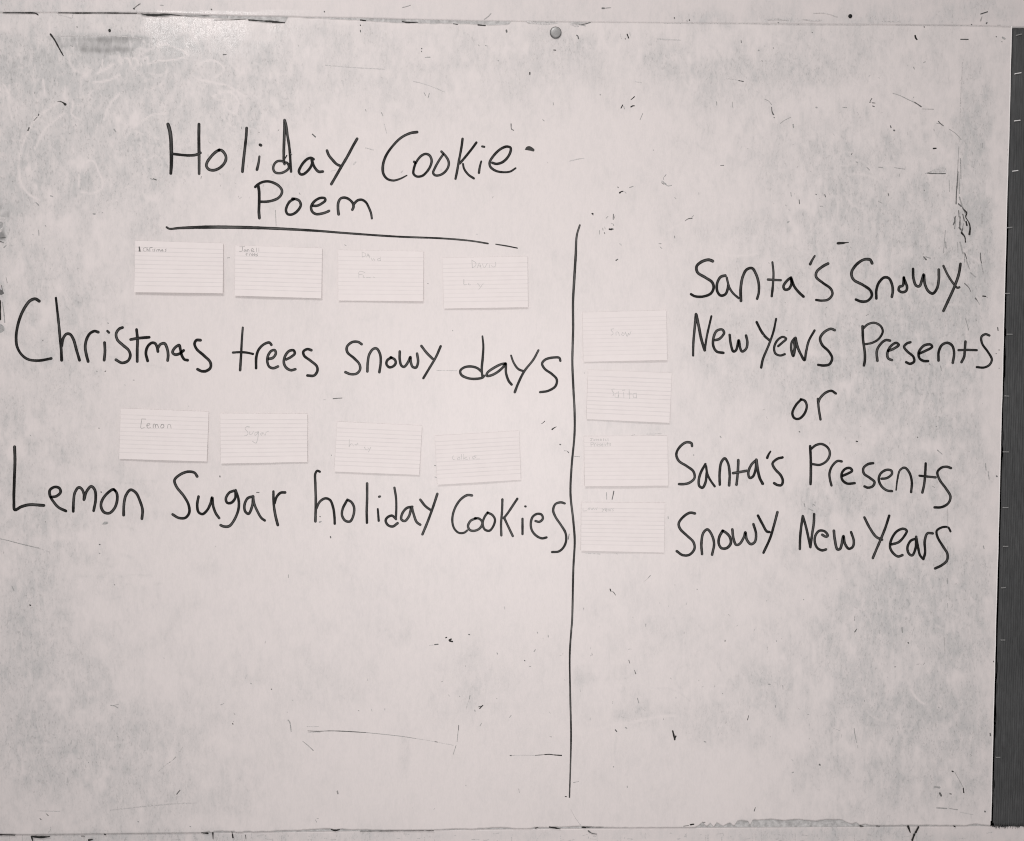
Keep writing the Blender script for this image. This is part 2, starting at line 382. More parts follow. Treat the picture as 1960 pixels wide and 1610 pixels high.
 ('m', E, '705,38 710,40@2.2'), ('m', E, '768,28 772,29@2'), ('m', E, '808,856 814,858@2.2'), ('d', E, '322,985 322,990@1.8'), ('m', E, '725,1217 730,1219@1.6'), ('d', E, '788,1220 794,1216@2'), ('m', E, '340,125 345,130@1.6'), ('m', E, '1000,1284 1006,1285@1.8'), ('m', E, '1705,368 1722,366@1.6'), ('m', E, '290,160 293,200@1.4'), ('m', E, '245,190 250,195@2'),
 ('d', E, '0,218 40,214@1.8'), ('d', E, '0,245 20,250 30,255@2.4,1'), ('m', E, '45,275 30,290@1.8'), ('k', E, '2,690 4,760 3,830@3,2.4,2.6'), ('d', E, '12,575 20,620@1.4'), ('m', E, '18,700 30,780 35,850@1.6,2.2'), ('m', E, '45,510 55,555@1.2'),
 ('d', I, '1650,515 1651,521@2.8'), ('d', I, '1926,637 1944,638@1.4'), ('m', I, '0,985 60,998 150,1022 290,1055@1.4'), ('l', I, '290,1055 370,1085@1.1'), ('d', I, '745,1028 750,1029@2'), ('d', I, '858,1330 862,1332@2'), ('k', I, '225,1482 229,1485@2.6'), ('d', I, '758,634 761,636@1.8'), ('m', I, '740,155 745,156@1.8'), ('m', I, '228,210 230,212@1.6'), ('m', I, '340,855 342,860@1.6'), ('m', I, '745,1094 750,1095@1.4'), ('m', I, '90,1340 105,1375@1.4'),
 ('d', J, '44,638 62,637@1.4'), ('d', J, '598,968 600,978@1.8'), ('d', J, '518,818 522,820@2'), ('m', J, '515,860 530,855@2'), ('m', J, '604,356 606,362@2'), ('m', J, '282,1255 283,1275@1.2'), ('m', J, '1380,435 1388,437@1.6'), ('m', J, '1382,522 1392,526@1.6'), ('l', J, '425,60 425,95@1'),
 ('k', K, '262,122 272,115 285,103@1.6'), ('k', K, '340,165 352,155 372,145@2.6,1.2'), ('d', K, '398,277 404,279@1.8'), ('m', K, '432,325 450,326@1'), ('d', K, '457,330 464,340@1.6'), ('m', K, '506,366 545,370@1.2'), ('d', K, '468,950 462,988@1.4'), ('m', K, '748,638 750,692@1.2'), ('d', K, '803,628 797,660 790,690@1.8'),
 ('k', K, '775,1363 782,1380@1.8'), ('d', K, '795,1382 806,1392 815,1408@1.4'), ('m', K, '1078,1260 1060,1280@1.2'), ('l', K, '1060,1282 1032,1304@1'), ('m', K, '1600,215 1608,226@1.6'), ('m', K, '1400,356 1403,358@1.6'), ('m', K, '1210,820 1212,832@1.6'), ('m', K, '1427,1363 1429,1365@1.4'),
 ('l', K, '595,1095 700,1100@1.4'), ('l', K, '820,1095 830,1100@1.4'), ('l', K, '935,210 960,205@1.6'), ('l', K, '1050,200 1160,197@1.2'),
 ('k', Lt, '700,253 710,256@2'), ('d', Lt, '1160,222 1163,225@2'), ('d', Lt, '273,182 278,184@1.8'), ('m', Lt, '305,1440 308,1443@1.6'), ('m', Lt, '310,720 315,745@1.6'), ('m', Lt, '375,725 390,735@2.4'), ('m', Lt, '345,760 375,775@2.2'), ('m', Lt, '1310,320 1345,350@1.6'), ('m', Lt, '1388,1040 1388,1180@0.9'), ('m', Lt, '1387,1280 1387,1320@1.6'), ('m', Lt, '1388,760 1388,900@0.8'), ('m', Lt, '1670,420 1675,470@1.6'), ('m', Lt, '1690,480 1698,540@1.8'), ('m', Lt, '1655,1040 1660,1060@1.8'), ('l', Lt, '1640,1170 1690,1200@1.4'), ('m', Lt, '690,1570 688,1600@1.4'), ('m', Lt, '1385,1470 1387,1500@1'), ('d', Lt, '1755,515 1757,518@2.4'), ('d', Lt, '1300,140 1302,145@1.6'), ('m', Lt, '1270,590 1290,600@1.6'),
 ('d', Mt, '1327,1255 1338,1240 1350,1227@1.8'), ('k', Mt, '1746,726 1748,729@3'), ('m', Mt, '1750,708 1751,712@1.4'), ('m', Mt, '1758,650 1762,656@1.6'), ('m', Mt, '1656,585 1680,575@1.2'), ('m', Mt, '830,588 860,595 885,607@1.4'), ('m', Mt, '845,592 890,580@1'), ('m', Mt, '1320,975 1300,995@1.2'), ('l', Mt, '1295,1000 1240,1040 1185,1088@1'), ('l', Mt, '1370,900 1345,945@1'), ('m', Mt, '1272,1016 1275,1018@1.6'),
 ('l', Mt, '830,1375 950,1362 1100,1345 1280,1330 1480,1320@1.4,2,1.6,1.2'), ('d', Mt, '348,1402 362,1416@2'), ('d', Mt, '300,1438 308,1445@2'), ('m', Mt, '1425,1497 1430,1498@1.6'), ('m', Mt, '1036,1460 1040,1462@1.6'), ('m', Mt, '880,820 884,824@1.4'), ('l', Mt, '380,1500 376,1530 362,1542@1.4'), ('m', Mt, '1885,425 1888,428@1.4'), ('l', Mt, '1855,355 1835,400@1'), ('l', Mt, '280,1380 450,1385@1.6'),
 ('d', Nt, '428,780 500,783 600,780 720,784 865,793@1.6,1.2,1.6,1.6,1.8'), ('m', Nt, '865,793 1000,806 1160,825 1240,838@1.1'), ('l', Nt, '1240,838 1330,852 1380,862 1520,888@1'), ('d', Nt, '1380,860 1400,864@1.2'), ('d', Nt, '1560,738 1558,775@1.2'), ('m', Nt, '1556,780 1548,860@1'), ('m', Nt, '1540,890 1518,958@1'), ('l', Nt, '420,748 510,748@1'), ('l', Nt, '430,790 520,790@1.2'),
 ('m', Nt, '280,700 292,712 298,740 303,785@2.6,2,1.4'), ('m', Nt, '390,858 430,890 468,926@1,1.8'), ('k', Nt, '1462,82 1470,78@2'), ('k', Nt, '1490,100 1503,92@3.2'), ('k', Nt, '1494,106 1512,110@3.4'), ('d', Nt, '1380,133 1405,130@1.6'), ('l', Nt, '1340,140 1380,134@1'), ('d', Nt, '1635,57 1642,58@2'), ('m', Nt, '1848,195 1852,205@1.4'),
 ('m', Nt, '1645,515 1640,540@1.4'), ('l', Nt, '1638,545 1615,615@1'), ('k', Nt, '1718,612 1730,600 1742,588@2.6,1.6'), ('d', Nt, '1710,600 1738,592@1.4'), ('m', Nt, '1680,625 1683,632@1.8'), ('m', Nt, '1565,520 1570,525@1.6'), ('m', Nt, '1720,742 1732,722@1.2'), ('m', Nt, '1845,538 1848,540@1.6'), ('d', Nt, '154,467 157,468@1.8'), ('m', Nt, '1430,412 1440,408@1.4'), ('m', Nt, '806,628 812,630@1.6'),
 ('d', Nt, '652,1230 654,1252@1.6'), ('m', Nt, '642,1236 644,1240@1.4'), ('m', Nt, '486,1448 494,1465@1.4'), ('m', Nt, '496,1436 508,1438@1.2'), ('d', Nt, '1948,965 1956,966@1.8'), ('m', Nt, '0,424 6,426@1.8'), ('l', Nt, '1850,1604 1850,1605@1'),
 ('d', Ot, '25,965 38,965@1.8'), ('l', Ot, '38,965 120,962 210,964@0.9'), ('d', Ot, '210,964 290,958@1.2'), ('k', Ot, '285,958 320,956 350,960 410,964@1.6,1.6,2.2'), ('k', Ot, '438,1273 448,1274@2'), ('k', Ot, '1245,780 1252,810 1260,845@3.2,3.8'), ('k', Ot, '1268,820 1260,842@2.4'), ('d', Ot, '815,773 825,785@2'), ('m', Ot, '892,755 900,762@1.8'),
 ('d', Ot, '1815,665 1806,698@1.6'), ('m', Ot, '1482,860 1494,864@1.6'), ('d', Ot, '132,252 136,254@2'), ('m', Ot, '170,296 180,296@1.4'), ('m', Ot, '1618,500 1620,502@1.6'), ('f', Ot, '480,1370 515,1435@0.9'), ('l', Ot, '515,1435 540,1470 570,1505@1.2'), ('k', Ot, '570,1505 592,1508@2.6'), ('d', Ot, '612,1532 640,1550 676,1556@2.4,1.8,1'),
 ('w', Ot, '440,808 600,795 750,750 870,728 1000,702@1,1.4,2,2.6'), ('w', Ot, '1000,702 1140,675 1270,662@2.2,1.4'), ('w', Ot, '500,300 530,275 580,262@1.4'), ('d', Ot, '916,250 922,272@1.2'), ('d', Ot, '958,325 968,352@1.6'), ('w', Ot, '1430,950 1500,985 1560,1010@1.4'), ('m', Ot, '90,1215 94,1245@1.2'), ('m', Ot, '20,680 32,665@1.2'), ('d', Ot, '1865,1355 1856,1382@1.4'), ('m', Ot, '500,1168 540,1160@1'), ('m', Ot, '800,1048 802,1052@1.6'), ('m', Ot, '980,535 990,570@2.2'), ('m', Ot, '215,170 205,185@1.6'),
 ('d', Ot, '1328,1495 1365,1490@1.4'), ('k', Ot, '1378,1484 1402,1480@2.6'), ('d', Ot, '1470,1466 1488,1466@1.4'),
 ('d', Pt, '426,1032 429,1036@2.4'), ('k', Pt, '1420,1082 1428,1086@2.2'), ('k', Pt, '1504,1210 1508,1242@2,3'), ('d', Pt, '1328,1248 1338,1266@3'), ('d', Pt, '1404,1252 1414,1254@3'), ('m', Pt, '1290,1200 1325,1205@3'), ('m', Pt, '1440,1090 1480,1160 1500,1200@0.9'), ('d', Pt, '1666,1384 1668,1387@2.4'), ('d', Pt, '1706,800 1708,815@3'), ('d', Pt, '1732,258 1734,262@2.2'), ('m', Pt, '1320,602 1322,608@2'),
 ('m', Pt, '685,760 690,800 705,870@1.4'), ('m', Pt, '712,890 714,910@1'), ('w', Pt, '1110,470 1150,530 1210,580@2.8'), ('w', Pt, '1430,400 1455,370 1440,320@1.6'), ('d', Pt, '690,38 705,15@1.6'), ('m', Pt, '45,430 55,432@2.6'), ('m', Pt, '150,440 152,470@1.2'), ('m', Pt, '1305,1358 1380,1362@2'), ('m', Pt, '1400,1362 1460,1372@1.6'), ('l', Pt, '1480,1390 1580,1410@1.4'), ('d', Pt, '1090,118 1094,122@1.8'), ('m', Pt, '1045,10 1048,40@3'),
 ('d', Pt, '990,300 998,300@1.6'), ('l', Pt, '530,760 580,780@1.2'), ('l', Pt, '1135,10 1120,60@1.8'), ('m', Pt, '1365,80 1366,200@0.8'),
]

# ------------------------------------------------------------------ grime map (measured on the photograph)
BLOBS = [  # cx, cy, rx, ry, strength
    (120, 190, 300, 190, .42), (420, 150, 300, 110, .22), (900, 110, 500, 90, .16), (1550, 90, 450, 80, .20), (60, 800, 120, 400, .18), (150, 1350, 260, 260, .22), (1800, 1350, 260, 300, .20), (1650, 500, 400, 350, .14), (130, 125, 150, 48, .75), (50, 150, 70, 60, .4), (185, 86, 110, 16, 0.55), (60, 92, 75, 26, .5), (60, 140, 90, 45, .45), (120, 150, 60, 40, .30), (280, 100, 90, 40, .35),
    (50, 280, 50, 50, .55), (95, 285, 60, 28, .45), (90, 210, 110, 50, .35), (230, 255, 120, 70, .30), (150, 345, 140, 60, .38), (30, 350, 50, 60, .50),
    (460, 230, 40, 60, .50), (530, 190, 45, 60, .42), (515, 130, 60, 40, .28), (400, 170, 150, 60, .22), (300, 60, 240, 30, .12),
    (8, 418, 22, 20, 1.35), (2, 440, 10, 25, 1.2), (6, 455, 16, 8, .9), (0, 555, 7, 14, 1.6), (2, 575, 7, 12, 1.4), (4, 628, 10, 12, 1.3), (0, 600, 4, 30, 1.2),
    (40, 480, 80, 50, .25), (180, 520, 90, 60, .22), (120, 620, 110, 120, .16), (290, 440, 60, 40, .30), (30, 900, 40, 120, .22),
    (80, 1010, 80, 50, .35), (110, 1100, 70, 70, .2), (60, 1140, 50, 60, .42), (40, 1200, 40, 60, .38), (230, 930, 70, 40, .22), (280, 985, 50, 20, .3),
    (110, 1300, 100, 70, .42), (55, 1420, 60, 60, .55), (150, 1440, 80, 50, .42), (230, 1430, 140, 80, .35), (200, 1540, 200, 50, .38), (60, 1490, 60, 70, .42), (320, 1480, 110, 80, .2),
    (1560, 410, 90, 40, .50), (1640, 390, 60, 60, .48), (1590, 330, 80, 50, .35), (1700, 430, 80, 90, .28), (1570, 520, 120, 60, .30),
    (1690, 590, 80, 50, .45), (1790, 560, 90, 120, .35), (1640, 660, 160, 60, .30), (1740, 660, 100, 60, .40), (1600, 700, 90, 30, .48), (1800, 700, 60, 100, .35),
    (1700, 780, 150, 60, .35), (1780, 830, 80, 70, .55), (1740, 900, 90, 50, .35), (1850, 900, 50, 70, .45), (1600, 950, 90, 30, .45), (1560, 965, 40, 25, .5), (1660, 950, 120, 40, .4),
    (1440, 700, 80, 90, .18), (1360, 640, 50, 100, .15), (1700, 1150, 80, 60, .45), (1760, 1160, 70, 50, .5), (1660, 1220, 90, 60, .35), (1790, 1240, 90, 60, .5), (1830, 1130, 60, 90, .3),
    (1750, 1340, 50, 40, .55), (1820, 1320, 50, 70, .55), (1620, 1290, 50, 50, .35), (1640, 1360, 50, 40, .4), (1600, 1400, 30, 30, .5), (1720, 1380, 80, 60, .42), (1800, 1430, 70, 60, .5),
    (1850, 1380, 40, 80, .3), (1780, 1500, 100, 60, .42), (1560, 1480, 40, 25, .35), (1500, 1340, 60, 60, .22), (1470, 1310, 60, 30, .35),
    (1215, 1340, 40, 25, .40), (1150, 1290, 50, 20, .38), (1200, 1370, 40, 15, .5), (1260, 1250, 90, 60, .2), (1330, 1390, 90, 40, .25), (1370, 1350, 80, 50, .2),
    (1300, 120, 60, 30, .25), (1380, 190, 80, 40, .18), (1400, 140, 100, 30, .22), (1110, 80, 30, 10, .35), (1120, 95, 45, 14, .28), (1250, 108, 30, 6, .4), (1560, 140, 60, 30, .22), (1500, 330, 80, 40, .15),
    (1870, 290, 30, 110, .45), (1850, 260, 12, 60, .5), (1875, 400, 35, 30, .50), (1885, 450, 30, 50, .45), (1850, 380, 14, 25, .6), (1852, 420, 18, 25, .75), (1858, 455, 12, 30, .8),
    (1812, 480, 12, 60, .35), (1860, 520, 30, 60, .4), (1850, 620, 14, 50, .35), (1722, 318, 60, 50, .22), (1800, 325, 12, 6, .7),
    (700, 75, 140, 30, .18), (670, 150, 90, 25, .16), (850, 128, 100, 10, .2), (1010, 110, 80, 30, .2), (900, 200, 200, 60, .10), (560, 340, 60, 60, .14),
    (775, 1440, 9, 45, .55), (890, 1290, 60, 60, .18), (620, 1310, 80, 60, .14), (920, 1340, 50, 50, .22), (500, 1290, 60, 30, .15),
    (1790, 25, 90, 20, .45), (1700, 38, 60, 8, .5), (1360, 35, 70, 12, .45), (1480, 38, 50, 6, .45), (1410, 20, 60, 20, .25), (60, 8, 160, 22, .42), (1900, 20, 40, 30, .3),
    (130, 1606, 200, 14, .55), (330, 1600, 200, 14, .7), (560, 1604, 200, 14, .6), (800, 1602, 120, 12, .25), (1000, 1602, 60, 12, .4), (1230, 1600, 60, 10, .35), (1450, 1598, 70, 16, .9),
    (1600, 1600, 120, 14, .75), (1690, 1598, 40, 14, 1.0), (1430, 1576, 30, 8, .6), (1800, 1606, 100, 10, .35),
]
GHOST = [  # wiped lighter lines left in the haze of old ink: zoom-tile strokes (tile origin 0,0 scale 3.92)
    [(440, 770), (350, 830), (290, 870), (230, 950), (185, 1050), (150, 1150), (140, 1250), (160, 1380), (220, 1460), (290, 1500)],
    [(1000, 390), (1050, 365), (1100, 380), (1060, 410), (1010, 400), (1100, 380), (1170, 350), (1240, 330)],
    [(880, 390), (905, 440), (905, 480), (930, 440), (960, 440), (970, 470)], [(985, 490), (990, 440), (1030, 450), (1040, 490)],
    [(1060, 490), (1080, 440), (1105, 430), (1110, 480), (1170, 460), (1300, 450), (1380, 430)],
    [(770, 450), (765, 500), (730, 560)], [(730, 550), (790, 520), (860, 480)],
    [(590, 1400), (600, 1290), (640, 1220), (700, 1210), (740, 1290), (770, 1400), (700, 1450), (610, 1440)],
    [(60, 700), (30, 640), (0, 680)], [(320, 600), (330, 660), (340, 720)], [(1000, 960), (1060, 910), (1150, 860), (1260, 850)],
    [(1500, 600), (1600, 620), (1700, 640), (1800, 700), (1830, 720)], [(1600, 720), (1680, 690), (1760, 680)],
    [(1480, 500), (1540, 460), (1620, 460), (1680, 520), (1620, 580)], [(1700, 780), (1690, 700), (1740, 700), (1790, 770), (1760, 850), (1700, 820)],
    [(70, 640), (70, 800), (90, 900)], [(550, 760), (540, 860), (600, 900)], [(480, 850), (420, 900), (330, 980), (260, 1120)],
    [(1240, 330), (1370, 380), (1420, 420)], [(700, 620), (820, 600), (900, 560)], [(900, 700), (820, 790), (780, 900)],
]


def in_tile(tile, pts):
    ox, oy, s = tile
    return [(ox + p[0] / s, oy + p[1] / s) for p in pts]


def smooth_path(pts, step=1.6):
    p = np.array([(q[0], q[1]) for q in pts], float)
    if len(p) == 1: return p
    if len(p) == 2:
        n = max(3, int(np.hypot(*(p[1] - p[0])) / step))
        t = np.linspace(0, 1, n)[:, None]
        return p[0] * (1 - t) + p[1] * t
    q = np.vstack([2 * p[0] - p[1], p, 2 * p[-1] - p[-2]])
    out = []
    for i in range(1, len(q) - 2):
        a, b, c, d = q[i - 1], q[i], q[i + 1], q[i + 2]
        n = max(2, int(np.hypot(*(c - b)) / step))
        # centripetal-ish tangents keep hand curves from overshooting
        l0 = max(1e-6, np.hypot(*(b - a))) ** .5; l1 = max(1e-6, np.hypot(*(c - b))) ** .5; l2 = max(1e-6, np.hypot(*(d - c))) ** .5
        m1 = (c - b + l1 * ((b - a) / l0 - (c - a) / (l0 + l1)))
        m2 = (c - b + l1 * ((d - c) / l2 - (d - b) / (l1 + l2)))
        for k in range(n):
            t = k / n
            out.append((2 * t ** 3 - 3 * t ** 2 + 1) * b + (t ** 3 - 2 * t ** 2 + t) * m1 + (-2 * t ** 3 + 3 * t ** 2) * c + (t ** 3 - t ** 2) * m2)
    out.append(q[-2])
    return np.array(out)


def grime_at(x, y):
    g = np.zeros_like(x, dtype=float)
    wx = x + 14 * vnoise(x, y, 45, 1) + 6 * vnoise(x, y, 17, 2)
    wy = y + 14 * vnoise(x, y, 45, 3) + 6 * vnoise(x, y, 17, 4)
    for cx, cy, rx, ry, s in BLOBS:
        if cy > 1560: s *= 0.6
        elif cy > 1000: s *= 0.62
        elif cx > 1300 and s < 0.62: s *= 0.85
        small = min(rx, ry) < 18
        ax, ay = (x, y) if small else (wx, wy)
        q = ((ax - cx) / rx) ** 2 + ((ay - cy) / ry) ** 2
        sel = q < 6
        g[sel] += s * np.exp(-q[sel] ** 1.15)
    # patchwork of eraser passes over the right-hand third
    right = np.clip((x - 1230) / 500, 0, 1) * np.clip((y - 60) / 200, 0.25, 1)
    left = np.clip((330 - x) / 330, 0, 1)
    g += right * (0.17 + 0.18 * vnoise(x, y, 120, 5) + 0.15 * vnoise(x, y * 0.5, 26, 6) + 0.14 * vnoise(x, y * 0.6, 9, 16))
    g += left * (0.17 + 0.14 * vnoise(x, y, 90, 7) + 0.10 * vnoise(x, y * 0.6, 22, 8) + 0.10 * vnoise(x, y * 0.7, 8, 17))
    g += 0.05 + 0.06 * vnoise(x, y, 160, 9) + 0.05 * vnoise(x, y, 40, 10)
    # haze right of an old taped edge
    strip = (1 / (1 + np.exp(-(x - 1838) / 1.5))) * np.clip((y - 110) / 60, 0, 1) * np.clip((1905 - x) / 8, 0, 1) * np.clip((640 - y) / 120, 0, 1)
    g += 0.28 * strip
    tape = (1 / (1 + np.exp(-(y - 62) / 2))) * (y < 96) * np.clip((x - 95) / 20, 0, 1) * np.clip((300 - x) / 40, 0, 1)
    g += 0.22 * tape
    edge_clean = np.clip((x - 1886) / 18, 0, 1)
    g *= 1 - 0.55 * edge_clean * (y > 120) * (y < 1540)
    g = np.clip(g, 0, 2.6)
    # wiping leaves clouds of many sizes, drawn out along the strokes of the eraser
    c1 = vnoise(x + 9 * vnoise(x, y, 30, 40), y * 0.8, 34, 41)
    c2 = vnoise(x * 0.9, y * 0.6 + 5 * vnoise(x, y, 20, 42), 13, 43)
    c3 = vnoise(x, y * 0.55, 6.5, 44)
    g = g * np.clip(1 + 0.55 * c1 + 0.50 * c2 + 0.35 * c3, 0.1, 2.2)
    soft = 0.98 * (1 - np.exp(-g / 0.85))
    return soft + 0.8 * np.clip(g - 1.75, 0, 2) * np.clip((34 - x) / 12, 0, 1) * (y > 330)


def add_line(g, xs, ys, pts, w, amt):
    """darken (amt>0) or wipe (amt<0) along a path in the sampled map"""
    p = smooth_path(pts, 1.0)
    x0, x1, y0, y1 = p[:, 0].min() - 3 * w, p[:, 0].max() + 3 * w, p[:, 1].min() - 3 * w, p[:, 1].max() + 3 * w
    i0, i1 = np.searchsorted(xs, [x0, x1]); 
    ycol = ys[:, min(max(i0, 0), ys.shape[1] - 1)]
    j0, j1 = np.searchsorted(ycol, [y0, y1])
    if i1 <= i0 or j1 <= j0: return
    sub_x = xs[i0:i1][None, :]; sub_y = ys[j0:j1, i0:i1]
    d2 = np.full(sub_y.shape, 1e9)
    for q in p[::2]:
        d2 = np.minimum(d2, (sub_x - q[0]) ** 2 + (sub_y - q[1]) ** 2)
    k = np.exp(-d2 / (w * w))
    if amt < 0: g[j0:j1, i0:i1] *= 1 + amt * k
    else: g[j0:j1, i0:i1] += amt * k


def sheet(name, xs, top, bot, nrow, y_front, thick, mats, parent=None, ghosts=False, right=None):
    """painted sheet with an uneven top and bottom edge; front carries the wear map"""
    nx = len(xs)
    t = np.linspace(0, 1, nrow)[:, None]
    X = np.repeat(xs[None, :], nrow, 0)
    Y = top[None, :] * (1 - t) + bot[None, :] * t
    g = grime_at(X, Y)
    if ghosts:
        for s in GHOST:
            add_line(g, xs, Y, in_tile((0, 0, 3.92), s), 2.1, -0.95)
        for tone, tile, t in MARKS:
            if tone == 'w':
                add_line(g, xs, Y, in_tile(tile, S(t)[0]), 2.2, -1.0)
        r = random.Random(5)
        for _ in range(330):            # curls of half-wiped old writing
            reg = r.choice([(0, 560, 110, 400), (0, 560, 110, 400), (1500, 1880, 300, 900), (1120, 1480, 1210, 1400), (1560, 1880, 1120, 1500), (430, 600, 100, 340), (1250, 1850, 60, 330)])
            cx, cy = r.uniform(reg[0], reg[1]), r.uniform(reg[2], reg[3])
            a0 = r.uniform(0, 6.28); sp = r.uniform(-1, 1) * 0.35; L = r.uniform(3, 9)
            pts = [(cx, cy)]
            for k in range(r.randint(4, 9)):
                a0 += sp + r.uniform(-.2, .2)
                pts.append((pts[-1][0] + L * math.cos(a0), pts[-1][1] + L * math.sin(a0)))
            add_line(g, xs, Y, pts, r.uniform(1.5, 2.5), r.choice([-.55, -.45, -.4, -.3, .18]))
        for _ in range(16):             # old ink dragged sideways under the top edge
            cx, cy = r.uniform(80, 240), r.uniform(66, 102)
            L = r.uniform(60, 170)
            add_line(g, xs, Y, [(cx, cy), (cx + L * .5, cy + r.uniform(-1.5, 1.5)), (cx + L, cy + r.uniform(-2, 3))], r.uniform(3, 7), r.uniform(.10, .24))
        for _ in range(260):            # short vertical eraser streaks on the right
            cx, cy = r.uniform(1500, 1895), r.uniform(130, 1540)
            L = r.uniform(8, 50)
            add_line(g, xs, Y, [(cx, cy), (cx + r.uniform(-3, 3), cy + L)], r.uniform(1.6, 3), r.choice([-.45, .16, .22]))
        for _ in range(60):
            cx, cy = r.uniform(0, 300), r.uniform(60, 1500)
            L = r.uniform(10, 50); a = r.uniform(-.3, .3)
            add_line(g, xs, Y, [(cx, cy), (cx + L * math.cos(a), cy + L * math.sin(a))], r.uniform(1.6, 3), r.choice([-.4, .15, .2]))
    gl = np.clip((X - 258) / 34, 0, 1) * np.clip((680 - X) / 260, 0, 1) * np.clip((135 - Y) / 75, 0, 1) * (Y > 20) * 1.2
    gl = np.clip(gl * (1 + 0.5 * vnoise(X, Y, 16, 21)), 0, 1)
    P = at(X.ravel(), Y.ravel(), y_front)
    if right is not None:
        P = P.reshape(nrow, nx, 3)
        P[:, -1, 0] = right[:]
        P[:, -2, 0] = right[:] - 0.0012
        P = P.reshape(-1, 3)
    nfront = len(P)
    idx = np.arange(nfront).reshape(nrow, nx)
    a = idx[:-1, :-1].ravel(); b = idx[:-1, 1:].ravel(); c = idx[1:, 1:].ravel(); d = idx[1:, :-1].ravel()
    quads = np.stack([a, d, c, b], -1)
    ring = np.concatenate([idx[0, :], idx[1:, -1], idx[-1, -2::-1], idx[-2:0:-1, 0]])
    back = P[ring].copy(); back[:, 1] += thick
    bi = nfront + np.arange(len(ring))
    side = np.stack([ring, np.roll(ring, -1), np.roll(bi, -1), bi], -1)
    V = np.vstack([P, back])
    Q = np.vstack([quads, side])
    me = bpy.data.meshes.new(name)
    me.vertices.add(len(V)); me.vertices.foreach_set('co', V.astype(np.float32).ravel())
    me.loops.add(len(Q) * 4); me.loops.foreach_set('vertex_index', Q.astype(np.int32).ravel())
    me.polygons.add(len(Q)); me.polygons.foreach_set('loop_start', (np.arange(len(Q)) * 4).astype(np.int32))
    mi = np.zeros(len(Q), np.int32); mi[len(quads):] = 1
    for m in mats: me.materials.append(m)
    me.polygons.foreach_set('material_index', mi)
    for nm, arr in (('grime', g.ravel()), ('gloss', gl.ravel())):
        at_ = me.attributes.new(nm, 'FLOAT', 'POINT')
        full = np.zeros(len(V), np.float32); full[:nfront] = arr
        at_.data.foreach_set('value', full)
    me.update(calc_edges=True); me.validate()
    o = bpy.data.objects.new(name, me); COL.objects.link(o)
    if parent is not None:
        o.parent = parent
        o.matrix_parent_inverse = Matrix.Translation(-Vector(parent.location))
    return o


# ------------------------------------------------------------------ ink strokes as thin ribbons of ink
LIFT = [0]


def ribbon(V, Fc, UV, pts, w, y0, taper=(1.0, 1.0), wob=0.05, seed=0, cap=True):
    p = smooth_path(pts, 1.5)
    if len(p) == 1: p = np.array([p[0] - (0.3, 0), p[0] + (0.3, 0)])
    n = len(p)
    tg = np.gradient(p, axis=0)
    L = np.hypot(tg[:, 0], tg[:, 1])[:, None]; L[L == 0] = 1
    tg = tg / L
    nm = np.stack([-tg[:, 1], tg[:, 0]], -1)
    s = np.concatenate([[0], np.cumsum(np.hypot(*np.diff(p, axis=0).T))])
    u = s / max(s[-1], 1e-6)
    ww = (w if np.isscalar(w) else np.interp(u, np.linspace(0, 1, len(w)), w))
    hw = 0.5 * ww * (1 + wob * vnoise(s + seed * 37, s * 0 + seed * 11, 7, 31) + wob * 0.6 * vnoise(s + seed * 17, s * 0, 2.5, 32))
    hw = hw * np.interp(u, [0, 0.5, 1], [taper[0], 1, taper[1]]) if taper != (1.0, 1.0) else hw
    hw = np.maximum(hw, 0.25)
    base = len(V)
    A = at(p[:, 0] + nm[:, 0] * hw, p[:, 1] + nm[:, 1] * hw, y0)
    B = at(p[:, 0] - nm[:, 0] * hw, p[:, 1] - nm[:, 1] * hw, y0)
    for i in range(n):
        V.append(tuple(A[i])); UV.append((1.0, s[i] * 0.02))
        V.append(tuple(B[i])); UV.append((0.0, s[i] * 0.02))
    for i in range(n - 1):
        a = base + 2 * i
        Fc.append((a, a + 1, a + 3, a + 2))
    if cap:
        for end, sg in ((0, -1), (n - 1, 1)):
            c = p[end]; h = hw[end] if not np.isscalar(hw) else hw
            ang = math.atan2(tg[end, 1], tg[end, 0])
            k = 5
            fan = []
            for j in range(1, k):
                th = ang + (math.pi / 2 - math.pi * j / k if sg > 0 else math.pi / 2 + math.pi * j / k)
                q = at(c[0] + math.cos(th) * h, c[1] + math.sin(th) * h, y0)
                V.append(tuple(q)); UV.append((0.95 - 0.9 * j / k, s[end] * 0.02)); fan.append(len(V) - 1)
            e = base + 2 * end
            Fc.append(tuple([e] + fan + [e + 1]) if sg > 0 else tuple([e] + fan + [e + 1]))


def ribbons_obj(name, strokes, mat, parent, y0=-0.00016, wob=0.05):
    V, Fc, UV = [], [], []
    for st in strokes:
        LIFT[0] = (LIFT[0] + 1) % 9
        ribbon(V, Fc, UV, st[0], st[1], y0 - LIFT[0] * 0.000018, st[2] if len(st) > 2 else (1.0, 1.0), wob, random.randint(0, 99))
    o = mesh_obj(name, V, Fc, mat, parent)
    me = o.data
    uvl = me.uv_layers.new(name='UVMap')
    li = np.zeros(len(me.loops), np.int32); me.loops.foreach_get('vertex_index', li)
    uvl.data.foreach_set('uv', np.array(UV, np.float32)[li].ravel())
    return o


